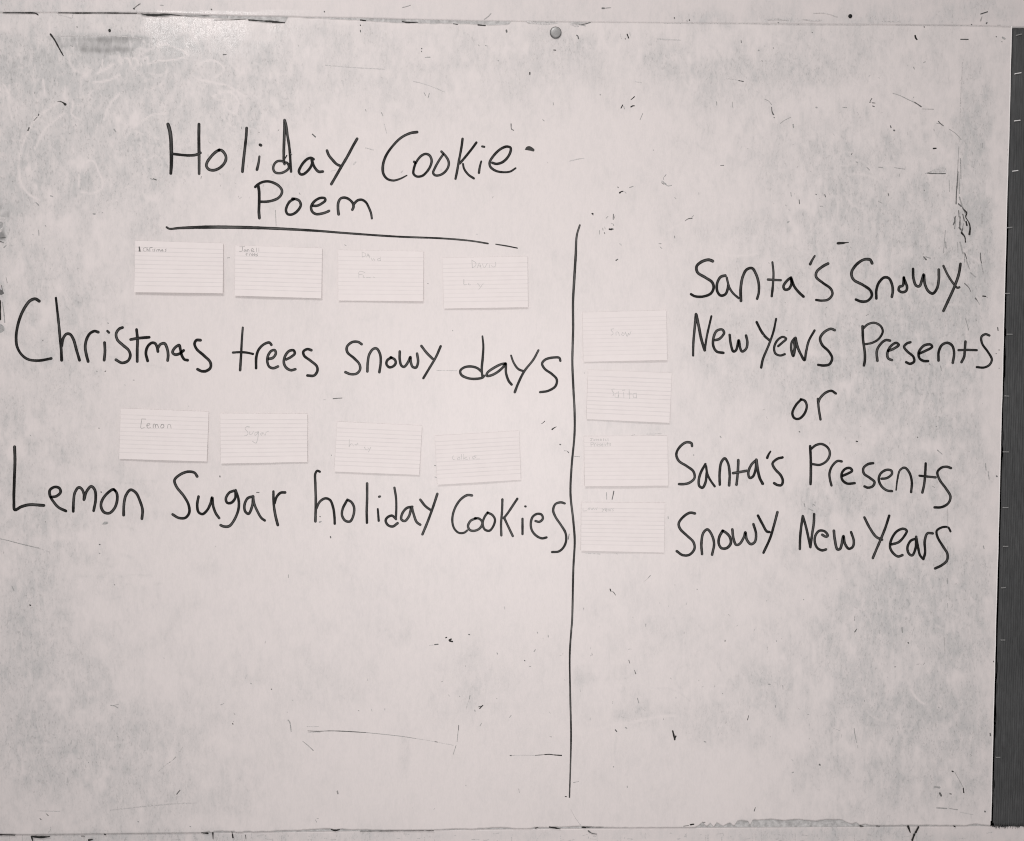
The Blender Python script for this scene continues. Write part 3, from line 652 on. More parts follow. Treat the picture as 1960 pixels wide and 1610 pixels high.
# ================================================================== the setting
wall = mesh_obj('wall', [(-1.6, 0.012, -1.2), (1.6, 0.012, -1.2), (1.6, 0.012, 1.2), (-1.6, 0.012, 1.2),
                         (-1.6, 0.10, -1.2), (1.6, 0.10, -1.2), (1.6, 0.10, 1.2), (-1.6, 0.10, 1.2)],
                [(0, 1, 2, 3), (5, 4, 7, 6), (4, 5, 1, 0), (3, 2, 6, 7), (4, 0, 3, 7), (1, 5, 6, 2)],
                flat_mat('bare_wall', (0.10, 0.098, 0.096), 0.9, 0.3, 60))
tag(wall, 'bare dark wall glimpsed in the gaps behind the panels', kind='structure')

R = np.random.default_rng(3)
step = 3.0
XR = at(1937, 55)[0]                             # right edge of the board: a true vertical


def jag(x, amp, seed, cell=6):
    return amp * (vnoise(x, x * 0, cell, seed) * 0.6 + vnoise(x, x * 0, cell / 2.6, seed + 1) * 0.4)


# upper wall panel: its lower edge is the seam above the board
U_PROF = [(-80, 23), (110, 23.6), (265, 24), (350, 27), (475, 30.5), (545, 31.2), (580, 32.3), (700, 34), (780, 36.3), (900, 39.3), (980, 40), (1010, 40.6), (1500, 45), (1870, 49), (1936, 51.2), (2140, 53)]
xs_u = np.arange(-80, 2140, step)
upper = sheet('wall_panel', xs_u, np.full(len(xs_u), -90.0), interp(U_PROF, xs_u) + jag(xs_u, 0.35, 50, 30), 46, 0.0004, 0.010, (M_WALL, M_EDGE))
tag(upper, 'white painted wall panel running along above the whiteboard', 'wall panel', kind='thing')

L_PROF = [(-80, 1600), (0, 1598.8), (60, 1599.2), (400, 1595.5), (600, 1593), (1000, 1588), (1400, 1585), (1890, 1582), (1902, 1583), (1960, 1583), (2140, 1582)]
xs_l = np.arange(-80, 2140, step)
lower = sheet('wall_panel', xs_l, interp(L_PROF, xs_l), np.full(len(xs_l), 1720.0), 42, 0.0022, 0.0075, (M_WALL, M_EDGE))
tag(lower, 'scuffed grey-white wall panel running along below the whiteboard', 'wall panel', kind='thing')

# ------------------------------------------------------------------ whiteboard
board = empty('whiteboard', tuple(at(930, 1590, 0.0)))
tag(board, 'large scuffed whiteboard with torn edges and a poem handwritten in black marker', 'whiteboard')

GAP = [(-80, 1.6), (4, 1.6), (6, 3.0), (73, 3.4), (76, 0.7), (108, 0.7), (112, 2.4), (262, 2.6), (268, 2.2), (350, 1.2), (380, 0.5), (2000, 0.4)]
FT = [(-80, .3), (264, .3), (268, 1.5), (275, 4.5), (318, 4), (330, 1.6), (352, .8), (366, 3.6), (400, 4.6), (440, 6.3), (474, 6.3), (476, 6.5), (478, 9.5), (520, 12), (546, 12.2), (551, .3), (577, .3),
      (580, 1.2), (640, 2.6), (700, 5), (760, 7.4), (820, 7.3), (880, 6.2), (918, 6.6), (940, 8.5), (975, 6.5), (978, .4), (1008, .4), (1012, 3.5), (1060, 3.4), (1064, .3),
      (1090, .4), (1096, 2.5), (1106, 6.5), (1112, 2), (1130, 1), (1134, .3), (1980, .3)]
xs_b = np.arange(-80, 1938.0, step)
u_b = interp(U_PROF, xs_b)
core_top = u_b + interp(GAP, xs_b)
ft = interp(FT, xs_b)
face_top = core_top + ft + np.where(ft > 1, jag(xs_b, 1.3, 60, 9), jag(xs_b, 0.2, 64, 20))
face_top = np.maximum(face_top, core_top + 0.15)

BB = [(-80, 1597), (0, 1597), (29, 1597.4), (31, 1599), (58, 1600), (62, 1599.5), (200, 1598.8), (330, 1597), (385, 1595), (400, 1591.5), (404, 1595.8), (410, 1591.6), (450, 1591.5), (452, 1596), (466, 1592),
      (478, 1592), (484, 1594), (500, 1592), (560, 1590.5), (600, 1588), (632, 1586.5), (640, 1588.8), (650, 1587), (690, 1589.5), (830, 1589.6), (880, 1586.5), (890, 1587.5), (960, 1584.5), (1010, 1588), (1024, 1584.5),
      (1110, 1582.4), (1180, 1585.2), (1330, 1585), (1336, 1582), (1345, 1574), (1352, 1584), (1360, 1576), (1366, 1584), (1372, 1575), (1384, 1582), (1398, 1574), (1404, 1582), (1412, 1571), (1432, 1572), (1436, 1582), (1440, 1570),
      (1480, 1568.6), (1500, 1571), (1520, 1568.4), (1560, 1572), (1580, 1568.6), (1612, 1569.5), (1622, 1575), (1630, 1578), (1640, 1574), (1646, 1580), (1658, 1577.5), (1662, 1580), (1700, 1580.5), (1740, 1580), (1850, 1580.4), (1870, 1577), (1888, 1580.6), (1938, 1580.8)]
core_bot = interp(L_PROF, xs_b) - 0.8
face_bot = np.minimum(interp(BB, xs_b) + jag(xs_b, 1.0, 70, 8) + jag(xs_b, 0.8, 74, 26) * (xs_b > 380), core_bot - 0.3)
nrow = int(1560 / step)
rr = XR + 0.0004 * vnoise(np.arange(nrow), np.zeros(nrow), 40, 81) + 0.0003 * vnoise(np.arange(nrow), np.zeros(nrow), 9, 82)
face = sheet('board_face', xs_b, face_top, face_bot, nrow, 0.0, 0.0009, (M_BOARD, M_EDGE), board, ghosts=True, right=rr)

rimv = [(rr[k] - dx, dy, at(1930, 50 + (1580 - 50) * k / (nrow - 1))[2]) for k in range(0, nrow, 6) for dx, dy in ((0.0016, -0.00012), (0.0001, -0.00012), (-0.0001, 0.0004))]
nr = len(rimv) // 3
rim = mesh_obj('edge_highlight', rimv, [(3 * k + j, 3 * k + 3 + j, 3 * k + 4 + j, 3 * k + 1 + j) for k in range(nr - 1) for j in (0, 1)], M_EDGE, board)  # added pale strip, puts a bright edge highlight into the colour
rim['label'] = 'painted-in bright line along the right edge'

# fibre core behind the painted face
cx = np.concatenate([xs_b[:-3:4], [xs_b[-4]]])
ct, cb = interp(np.stack([xs_b, core_top], 1), cx), interp(np.stack([xs_b, core_bot], 1), cx)
V, Fc = [], []
pt, pb = at(cx, ct, 0.0011), at(cx, cb, 0.0011)
for y_add in (0, 0.0095):
    for k in range(len(cx)):
        V.append((pt[k][0], pt[k][1] + y_add, pt[k][2])); V.append((pb[k][0], pb[k][1] + y_add, pb[k][2]))
n = len(cx)
for k in range(n - 1):
    a, b, c, d = 2 * k, 2 * k + 1, 2 * k + 3, 2 * k + 2
    o2 = 2 * n
    Fc += [(a, b, c, d), (a + o2, d + o2, c + o2, b + o2), (a, d, d + o2, a + o2), (b, b + o2, c + o2, c)]
Fc += [(0, 2 * n, 2 * n + 1, 1), (2 * n - 2, 2 * n - 1, 4 * n - 1, 4 * n - 2)]
core = mesh_obj('board_core', V, Fc, M_CORE, board)

# ------------------------------------------------------------------ handwriting


WORDS = [
 ('Holiday', 4.7, [
  ('H', Z1, ['163,135 190,230 205,350 210,480 212,600 210,740 203,845@6,6.6,6.2,6,5', '610,135 608,300 610,500 612,650 612,850@5.2,5.2,4.6', '225,562 330,575 450,585 560,578 632,548@4.6']),
  ('o', Z1, ['905,503 840,545 770,620 725,690 718,740 750,785 810,800 880,782 950,730 990,670 1000,610 975,550 930,510 895,512@4.9']),
  ('l', Z1, ['1298,190 1290,320 1270,500 1250,680 1237,820@4.8']),
  ('i', Z1, ['1482,600 1470,690 1447,790@3.6,4.8', '1490,432 1505,440@4.6']),
  ('d', Z2, ['488,712 470,675 430,665 380,672 338,715 325,780 350,828 410,842 480,825 545,775 548,730 520,690 500,688@4.2', '488,75 487,200 482,350 477,500 477,640 485,700@4.6,5,4.4', '490,80 510,150 530,300 550,420 565,550 572,680 582,820@4.6,4.4', '520,585 498,625@2']),
  ('a', Z2, ['905,640 870,622 820,635 760,690 715,760 695,815 715,855 755,858 810,820 860,760 885,700 880,650', '883,640 895,700 930,770 980,820 1040,818']),
  ('y', Z2, ['1100,515 1125,580 1180,650 1240,712 1290,735', '1535,345 1480,440 1400,590 1300,760 1220,900 1162,1000'])]),
 ('Cookie', 4.2, [
  ('C', Z3, ['480,202 400,215 290,270 190,370 115,480 80,590 85,690 130,750 200,770 280,750 360,710@4.8,4.4,4.2,5,4,2.2']),
  ('o', Z3, ['445,550 458,565 442,630 438,690 475,722 540,715 600,660 640,590 650,530 625,475 580,458 530,480 485,530 462,570']),
  ('o', Z3, ['765,430 820,490 850,550 845,610 800,675 740,708 690,708 668,680 690,620 740,530 785,465']),
  ('k', Z3, ['1013,280 1000,380 970,540 945,680 930,750', '1175,325 1120,400 1040,500 980,570', '1018,575 1030,630 1080,700 1145,745@3.4,4.2']),
  ('i', Z3, ['1232,545 1215,610 1205,680@3.2,4.4', '1242,370 1268,375@3.6']),
  ('e', Z3, ['1360,562 1410,575 1480,555 1540,500 1575,430 1575,385 1530,372 1460,400 1380,475 1330,560 1340,610 1400,655 1480,672 1570,665 1635,625@4.4,4.4,4.4,3'])]),
 ('Poem', 4.5, [
  ('P', Z2, ['65,1040 110,1000 170,970 250,960 340,985 410,1030 450,1090 440,1150 390,1205 300,1240 220,1253 140,1253', '105,1010 120,1100 122,1250 118,1400 125,1490@5.2,4.8']),
  ('o', Z2, ['625,1215 570,1245 525,1310 508,1380 530,1430 580,1440 640,1415 695,1360 722,1300 700,1240 650,1215 600,1210']),
  ('e', Z2, ['895,1312 960,1310 1030,1275 1075,1235 1070,1205 1010,1198 940,1230 885,1290 870,1340 890,1400 945,1432 1020,1425 1090,1405 1130,1385']),
  ('m', Z2, ['1268,1435 1258,1350 1265,1260 1300,1205 1360,1195 1420,1220 1475,1280 1482,1330 1465,1370@5,4.4,4.6', '1485,1290 1540,1235 1600,1225 1660,1260 1700,1330 1735,1420 1747,1495@4.4,4.2,3.6'])]),
 ('Christmas', 4.9, [
  ('C', E, ['295,692 265,675 225,690 175,760 140,850 122,950 128,1030 160,1090 210,1128 290,1138 385,1122@5.4,5,4.6,4.6']),
  ('h', E, ['420,668 430,760 442,870 452,980 460,1060 463,1135@4,5.2', '463,1030 475,970 500,938 525,940 550,975 575,1060 597,1135']),
  ('r', E, ['738,925 710,917 675,935 648,985 640,1040 650,1100 662,1145']),
  ('i', E, ['785,1003 788,1070 782,1135', '806,916 818,928@4']),
  ('s', E, ['920,890 895,900 872,935 880,980 920,1020 965,1060 978,1100 960,1140 915,1155 870,1132']),
  ('t', E, ['1025,905 1032,980 1030,1060 1030,1145', '980,980 1040,970 1120,963']),
  ('m', E, ['1108,1140 1095,1080 1110,1030 1140,1005 1165,1010 1182,1050 1185,1070', '1185,1045 1205,1015 1235,1010 1255,1050 1262,1100 1258,1138']),
  ('a', E, ['1378,1062 1350,1085 1315,1093 1295,1078 1310,1045 1345,1022 1352,1045 1365,1100 1385,1130 1408,1135']),
  ('s', E, ['1505,985 1475,985 1460,1010 1475,1050 1530,1100 1578,1150 1580,1190 1550,1215 1515,1218 1482,1203'])]),
 ('trees', 4.6, [
  ('t', E, ['1822,890 1815,980 1810,1080 1802,1210@3.6,4.6', '1748,1078 1800,1075 1850,1078 1898,1088@4']),
  ('r', Ft, ['155,1020 140,1003 100,1015 60,1055 42,1110 40,1195']),
  ('e', Ft, ['135,1125 165,1118 188,1085 180,1060 155,1065 130,1100 125,1150 140,1185 170,1195 205,1182']),
  ('e', Ft, ['265,1130 300,1112 330,1085 322,1062 290,1065 260,1100 248,1150 265,1190 300,1210 335,1203']),
  ('s', Ft, ['455,1060 425,1052 395,1070 400,1100 450,1140 495,1180 500,1215 475,1250 425,1250'])]),
 ('snowy', 4.5, [
  ('s', Ft, ['832,1015 805,998 760,1000 722,1035 725,1075 775,1120 815,1165 820,1205 795,1235 750,1240 710,1225']),
  ('n', Ft, ['875,1220 878,1150 890,1090 920,1050 945,1048 970,1090 975,1150 965,1225']),
  ('o', Ft, ['1055,1115 1025,1135 1018,1165 1040,1188 1070,1180 1088,1155 1080,1130 1050,1114']),
  ('w', Ft, ['1118,1070 1118,1130 1130,1175 1150,1185 1180,1150 1198,1110 1200,1145 1215,1185 1240,1190 1255,1150 1248,1085']),
  ('y', Ft, ['1280,1028 1320,1080 1365,1125', '1425,1030 1390,1110 1340,1195 1295,1270@4.2'])]),
 ('days', 4.4, [
  ('d', Ft, ['1738,955 1745,1030 1740,1120 1733,1200 1738,1262@3,4.4,4', '1735,1225 1700,1195 1650,1182 1600,1190 1572,1215 1580,1245 1630,1270 1690,1275 1740,1265 1750,1252']),
  ('a', Ft, ['1912,1160 1880,1165 1820,1195 1775,1230 1770,1252 1800,1250 1850,1225 1895,1185 1912,1160 1915,1230 1935,1290 1957,1318']),
  ('y', G, ['32,1100 50,1150 85,1200 125,1218@3.2,4.2', '238,1060 200,1130 130,1220 85,1310 60,1375@3.6,4,4.6']),
  ('s', G, ['402,1140 395,1118 350,1115 290,1130 265,1160 285,1200 340,1240 375,1280 365,1330 310,1365 250,1375@4.2'])]),
 ('Lemon', 4.8, [
  ('L', I, ['110,295 113,400 108,550 105,700 112,768 160,745 220,730 330,735@5']),
  ('e', I, ['385,672 425,665 455,635 445,605 410,597 375,620 375,660 400,705 440,750 495,777']),
  ('m', I, ['550,780 552,710 562,640 590,600 612,610 630,650 630,692', '632,688 650,630 685,592 712,620 718,690 703,775']),
  ('o', I, ['865,625 850,615 810,640 770,690 758,740 780,785 820,793 860,755 880,690 875,640 855,615@4.8']),
  ('n', I, ['928,808 930,730 945,660 980,618 1020,640 1050,700 1070,770 1065,835'])]),
 ('Sugar', 4.6, [
  ('S', I, ['1480,518 1460,490 1410,482 1350,505 1310,545 1325,595 1380,665 1415,730 1420,790 1390,828 1340,828 1295,802']),
  ('u', I, ['1490,668 1480,730 1490,785 1520,800 1555,770 1580,720 1592,675 1600,740 1620,795 1645,830']),
  ('g', I, ['1755,625 1720,640 1695,685 1705,715 1735,715 1765,680 1768,625', '1768,620 1790,690 1790,760 1760,840 1720,890 1680,893 1655,883']),
  ('a', I, ['1900,668 1860,680 1835,730 1840,780 1865,798 1892,740 1900,670', '1898,665 1907,720 1932,780 1962,830 1987,848@4.4']),
  ('r', J, ['170,630 172,720 185,810 203,882@4.2,5', '178,720 195,670 225,640 258,638'])]),
 ('holiday', 4.4, [
  ('h', J, ['518,482 500,475 485,495 485,580 488,700 485,855@4.2,4.6', '490,760 520,705 560,682 595,695 618,750 628,820 630,872']),
  ('o', J, ['720,700 690,760 685,810 710,850 745,855 770,810 775,750 755,710 725,692']),
  ('l', J, ['873,570 873,680 870,780 872,865']),
  ('i', J, ['953,762 957,810 960,850@3.4,4.2', '962,670 970,668@4']),
  ('d', J, ['1078,602 1090,680 1092,760 1088,835@4', '1090,838 1060,812 1025,825 1012,850 1030,883 1065,893 1102,868']),
  ('a', J, ['1212,745 1170,755 1135,800 1130,840 1155,852 1185,820 1205,750', '1208,745 1225,810 1245,860 1272,880']),
  ('y', J, ['1272,692 1310,740 1350,770', '1400,648 1370,740 1330,850 1288,952'])]),
 ('cookies', 4.1, [
  ('C', J, ['1660,660 1625,658 1575,690 1530,760 1512,840 1525,905 1560,940 1600,940 1625,922@4.4,4,3.6']),
  ('o', J, ['1690,832 1650,850 1630,890 1645,920 1680,925 1720,905 1738,865 1715,835 1682,831']),
  ('o', J, ['1778,788 1755,820 1740,870 1755,915 1790,925 1820,890 1832,840 1810,805 1778,790']),
  ('k', J, ['1888,690 1885,780 1878,870 1880,960', '2000,685 1970,730 1930,790 1898,832', '1900,825 1930,890 1966,965']),
  ('i', K, ['118,835 118,890 118,950', '138,742 142,743@3.6']),
  ('e', K, ['215,852 245,858 270,835 262,805 230,798 195,820 180,870 190,925 225,965 265,982 298,975']),
  ('s', K, ['435,720 405,712 365,725 348,770 365,820 405,880 440,940 445,1000 425,1050 390,1080 340,1085'])]),
 ("first Santa's", 4.7, [
  ('S', G, ['1545,392 1515,382 1465,395 1425,430 1430,475 1490,515 1540,550 1552,590 1530,635 1470,658 1410,655 1382,640@5.2,4.8,4.4']),
  ('a', G, ['1640,500 1605,510 1578,560 1580,620 1605,650 1640,640 1660,590 1662,570', '1650,515 1670,590 1700,635 1740,670@4']),
  ('n', G, ['1757,690 1755,600 1770,510 1800,455 1840,445 1870,490 1890,560 1890,630 1878,675@5,4.4']),
  ('t', H, ['72,400 80,480 75,580 67,655@3.6,4.4', '38,530 85,533 135,535@4.2']),
  ('a', H, ['212,515 185,535 155,580 165,605 195,600 215,560 212,520 235,580 270,625 305,658']),
  ('apostrophe', H, ['390,352 370,385 355,415@3,4.8']),
  ('s', H, ['490,410 460,425 405,470 400,510 450,555 510,600 522,640 490,680 440,688 400,683@4.8,4.4,4'])]),
 ('Snowy beside first Santa\'s', 4.7, [
  ('S', H, ['820,408 805,382 760,380 700,420 665,480 680,530 750,570 805,610 818,650 785,690 740,695 698,680@5,4.6']),
  ('n', H, ['852,672 852,610 870,555 910,515 945,520 970,570 975,620 968,660']),
  ('o', H, ['1058,515 1050,575 1025,585 1020,610 1045,625 1075,615 1082,585 1070,550 1058,518']),
  ('w', H, ['1127,450 1130,520 1150,575 1175,580 1195,530 1208,492 1215,560 1240,615 1275,635 1305,600 1320,530 1320,455']),
  ('y', H, ['1355,428 1390,500 1430,560 1460,592 1475,588@4', '1483,412 1470,490 1435,590 1390,690 1355,765@4.8'])]),
 ('first New', 4.5, [
  ('N', G, ['1398,1100 1400,1000 1410,890 1420,790@3.8,5', '1422,795 1440,880 1460,980 1485,1060@5', '1485,1060 1500,960 1520,870 1535,805@4,3.6']),
  ('e', G, ['1560,985 1595,975 1630,930 1615,905 1575,915 1550,970 1550,1030 1575,1070 1625,1080']),
  ('w', G, ['1672,945 1680,1010 1700,1070 1720,1060 1740,985 1750,1040 1765,1070 1795,1050 1805,1000 1795,950'])]),
 ('first Years', 4.5, [
  ('Y', H, ['-46,850 -10,920 20,960 50,985', '100,825 80,920 45,1020 0,1130 -12,1190@3.6,4.4']),
  ('e', H, ['115,1030 150,1000 175,975 150,960 110,985 85,1040 95,1085 130,1100 165,1090@4']),
  ('a', H, ['238,970 217,1000 214,1060 228,1105 240,1060 242,980@4.2', '236,1000 240,1040 232,1080@5']),
  ('r', H, ['245,968 262,1040 290,1100 312,1135 325,1070 345,990 388,912@4.8,4.4,4']),
  ('s', H, ['540,910 510,900 460,925 430,970 445,1020 495,1070 520,1120 500,1165 460,1175 415,1170'])]),
 ('first Presents', 4.5, [
  ('P', H, ['748,880 752,980 765,1080 765,1140 758,1175@4.6', '750,900 790,865 840,855 885,880 900,920 870,975 820,1005 770,1015@4']),
  ('r', H, ['955,988 920,985 875,1025 855,1070 860,1140']),
  ('e', H, ['940,1065 980,1050 1020,1020 1000,1005 960,1030 935,1080 940,1120 970,1135']),
  ('s', H, ['1108,1000 1080,1010 1060,1035 1085,1070 1130,1110 1135,1145 1105,1162 1075,1150']),
  ('e', H, ['1175,1085 1220,1065 1270,1035 1260,1018 1210,1025 1170,1075 1175,1120 1205,1140 1240,1142']),
  ('n', H, ['1318,1138 1320,1070 1345,1020 1385,1005 1420,1025 1435,1080 1425,1155']),
  ('t', H, ['1520,995 1515,1060 1510,1110 1490,1150', '1468,1060 1530,1058 1605,1060@4']),
  ('s', H, ['1700,950 1670,940 1640,960 1645,1010 1690,1075 1718,1130 1700,1170 1660,1190 1605,1187@4'])]),
 ('or', 4.3, [
  ('o', H, ['285,1432 250,1470 222,1530 235,1568 270,1575 310,1540 330,1480 315,1440 285,1428']),
  ('r', H, ['413,1425 420,1500 433,1580@4.2', '415,1460 430,1420 470,1380 515,1365 548,1385'])]),
 ("second Santa's", 4.5, [
  ('S', K, ['1390,290 1385,268 1345,262 1295,300 1272,350 1290,400 1350,440 1400,480 1408,530 1370,565 1330,575 1292,575']),
  ('a', K, ['1490,425 1455,490 1440,550 1445,590 1468,602 1490,565 1500,490', '1495,440 1505,500 1530,550 1560,592@4']),
  ('n', K, ['1598,580 1597,490 1610,410 1635,382 1660,420 1672,500 1668,585']),
  ('t', K, ['1737,395 1735,450 1730,520 1723,580', '1697,493 1745,485 1800,475']),
  ('a', K, ['1870,395 1835,430 1812,490 1822,528 1845,520 1868,460 1870,395', '1872,392 1885,480 1900,535 1920,572@5']),
  ('apostrophe', Lt, ['58,330 45,350 33,378@3,4.6']),
  ('s', Lt, ['148,375 110,385 73,420 90,460 135,510 150,550 140,582 110,582 85,568'])]),
 ('second Presents', 4.4, [
  ('P', Lt, ['355,290 360,400 360,500 358,575@4.6', '358,315 400,282 445,275 490,305 503,350 480,400 430,430 370,425@4.2']),
  ('r', Lt, ['592,405 560,402 520,440 500,495 505,545 515,585@4.2']),
  ('e', Lt, ['600,512 640,495 670,475 655,455 620,460 592,495 595,540 630,570 690,568']),
  ('s', Lt, ['828,418 790,425 755,455 758,495 805,530 838,560 825,590 790,602 762,592']),
  ('e', Lt, ['890,535 930,530 968,500 965,475 930,468 885,495 870,540 890,590 930,622 970,628']),
  ('n', Lt, ['1000,620 1010,540 1030,470 1065,452 1100,490 1118,560 1113,635@2.6,3.6,4.4,4.4']),
  ('t', Lt, ['1222,420 1218,500 1210,580 1197,638', '1175,512 1230,518 1297,525@4']),
  ('s', Lt, ['1412,455 1380,445 1340,452 1310,485 1325,540 1375,610 1408,670 1390,720 1340,748 1288,750'])]),
 ('Snowy below second Santa\'s', 4.5, [
  ('S', K, ['1412,795 1375,790 1325,820 1290,870 1300,910 1350,960 1400,1010 1408,1060 1370,1105 1320,1108 1275,1078']),
  ('n', K, ['1465,1100 1460,1020 1475,940 1505,915 1535,950 1555,1020 1540,1105']),
  ('o', K, ['1620,925 1595,970 1590,1020 1610,1055 1650,1055 1680,1020 1675,975 1645,940 1618,925@4.8']),
  ('w', K, ['1692,915 1700,980 1720,1030 1745,1025 1780,970 1790,935 1800,990 1830,1025 1860,1010 1870,950 1850,875']),
  ('y', Lt, ['-36,812 0,880 30,930 50,935', '110,785 85,880 55,980 5,1090'])]),
 ('second New', 4.4, [
  ('N', Lt, ['278,1062 280,980 290,880 300,815', '302,820 325,900 345,990 357,1048', '357,1048 370,950 382,870 385,800']),
  ('e', Lt, ['445,955 475,970 488,962 465,930 425,925 395,960 390,1010 410,1055 445,1072 475,1065']),
  ('w', Lt, ['533,925 540,990 560,1065 580,1060 605,965 615,1020 645,1060 675,1045 682,1000 662,935@4.8,4.4'])]),
 ('second Years', 4.4, [
  ('Y', Lt, ['762,825 800,900 850,970 895,992', '948,812 920,900 880,1000 850,1070 825,1130']),
  ('e', Lt, ['965,1028 1020,1010 1065,960 1080,925 1055,910 1005,930 965,990 955,1050 980,1095 1015,1118 1048,1108']),
  ('a', Lt, ['1148,985 1110,1000 1085,1050 1095,1095 1120,1110 1145,1060 1150,975', '1150,970 1165,1050 1180,1110 1205,1138']),
  ('r', Lt, ['1205,1138 1217,1090 1215,1000 1235,945 1275,945']),
  ('s', Lt, ['1408,930 1390,900 1350,898 1305,925 1310,970 1350,1040 1385,1100 1380,1150 1340,1185 1292,1208@3.6,4.4,4.4'])]),
]
for text, w0, letters in WORDS:
    first = in_tile(letters[0][1], S(letters[0][2][0])[0])[0]
    loc = at(first[0], first[1])
    we = empty('handwritten_word', tuple(np.array(loc) - np.array(board.location)), board)
    we['label'] = 'black marker word ' + text
    for ch, tile, sts in letters:
        strokes = []
        for t in sts:
            pts, w = S(t)
            w = w if w is not None else w0
            w = [q * 1.14 for q in w] if isinstance(w, list) else w * 1.14
            strokes.append((in_tile(tile, pts), w))
        o = ribbons_obj('letter', strokes, M_INK, None)
        o.parent = we
        o.matrix_parent_inverse = Matrix.Translation(-Vector(loc))
        o['label'] = ('letter ' + ch) if ch != 'apostrophe' else 'apostrophe'

o = ribbons_obj('drawn_line', [([(319, 435), (324, 438), (344, 436.6), (408, 434.8), (500, 436.4), (600, 441.5), (658, 446), (760, 453), (847, 456.5), (900, 461), (934, 466.3)], [4, 6.6, 6, 5.4, 4.4, 4.0, 3.8, 3.6, 3.2]),
                               ([(949, 467.6), (970, 471), (990, 475)], [2.2, 2.6, 2.2])], M_LINE, board)
o['label'] = 'sloping line under the title'
o = ribbons_obj('drawn_line', [([(1109.8, 431), (1104, 451), (1101.9, 489), (1099.6, 527), (1096.8, 578), (1097, 629), (1095.5, 693), (1097.5, 744), (1099.8, 790), (1099.6, 831), (1093.9, 895), (1092, 946), (1097.3, 997), (1100, 1035),
                                (1097.5, 1086), (1095, 1188), (1093.6, 1205), (1090.6, 1251), (1091.4, 1327), (1093, 1404), (1092.5, 1442), (1090, 1526)],
                                [3.4, 5, 5, 4.4, 4.4, 4.4, 4.4, 4.2, 4.2, 4.4, 4.4, 4.2, 4.0, 3.8, 3.6, 3.2, 3.6, 3.4, 2.9, 2.7])], M_LINE, board)
o['label'] = 'long wavering vertical dividing line'

tiny = {}
for tone, tile, t in MARKS:
    if tone == 'w': continue
    pts, w = S(t)
    pp = in_tile(tile, pts)
    L = max(abs(pp[0][0] - pp[-1][0]), abs(pp[0][1] - pp[-1][1]))
    if L >= 9 and tone in 'kdm' and 52 < pp[0][1] < 1575:
        ribbons_obj('ink_streak', [(pp, w if w else 2)], SMEAR[tone], board, wob=0.28)
    else:
        tiny.setdefault(tone, []).append((pp, w if w else 2))
# grit of dried ink scattered over the dirtier parts of the board
r = random.Random(21)
for _ in range(380):
    reg = r.choice([(0, 1900, 60, 1560), (0, 1900, 60, 1560), (0, 600, 60, 420), (1450, 1890, 120, 720), (1450, 1890, 720, 1540), (1000, 1700, 1150, 1420)])
    x, y = r.uniform(reg[0], reg[1]), r.uniform(reg[2], reg[3])
    if 240 < x < 1100 and 440 < y < 1200 and r.random() < 0.85: continue
    tone = r.choices('dmlf', (0.5, 3, 12, 14))[0]
    L, a = r.uniform(0.4, 5), r.choice([r.uniform(0, 6.28), r.gauss(1.57, .2)])
    tiny.setdefault(tone, []).append(([(x, y), (x + L * math.cos(a), y + L * math.sin(a))], r.uniform(0.8, 1.8)))
for tone, sts in tiny.items():
    o = ribbons_obj('ink_specks', sts, SMEAR[tone], board, y0=-0.00008, wob=0.35)
    o['kind'] = 'stuff'


def blob(name, tile, pts, mat, parent, y0=-0.0002, rim=None):
    p = in_tile(tile, pts)
    c = smooth_path(p + [p[0]], 1.2)[:-1]
    P = at(c[:, 0], c[:, 1], y0)
    V = [tuple(q) for q in P]
    o = mesh_obj(name, V, [tuple(range(len(V)))], mat, parent)
    return o


M_SMUDGE = ink_material('smudged_ink', (0.06, 0.058, 0.056), (0.06, 0.058, 0.056), 0.9)
o = blob('ink_smudge', Z3, [(1742, 410), (1760, 378), (1795, 366), (1835, 386), (1856, 408), (1850, 428), (1800, 420)], M_SMUDGE, board)
o['label'] = 'grey smudge after the word Cookie'
o = ribbons_obj('ink_smudge', [(in_tile(I, [(770, 876), (785, 868), (803, 866)]), [1.0, 5.5, 5.0])], SMEAR['m'], board, wob=0.2)
o['label'] = 'small grey smudge under the word Lemon'
for lay_, (pts_, tone_) in enumerate((([(-30, 62), (10, 58), (44, 66), (34, 96), (22, 120), (14, 165), (-30, 185)], 'l'), ([(-30, 92), (6, 96), (24, 110), (14, 140), (-30, 160)], 'm'),
                    ([(-30, 600), (8, 606), (24, 620), (30, 634), (12, 644), (-30, 640)], 'd'), ([(-30, 862), (14, 868), (30, 886), (34, 904), (14, 926), (-30, 928)], 'm'))):
    blob('ink_smudge', E, pts_, SMEAR[tone_], board, -0.00003 - 0.000012 * lay_)['label'] = 'dark smudge at the left edge'
# torn patch by the upper right
blob('peeled_patch', D, [(1232, 1300), (1280, 1275), (1345, 1255), (1372, 1262), (1374, 1298), (1300, 1300)], SMEAR['l'], board, -0.00006)

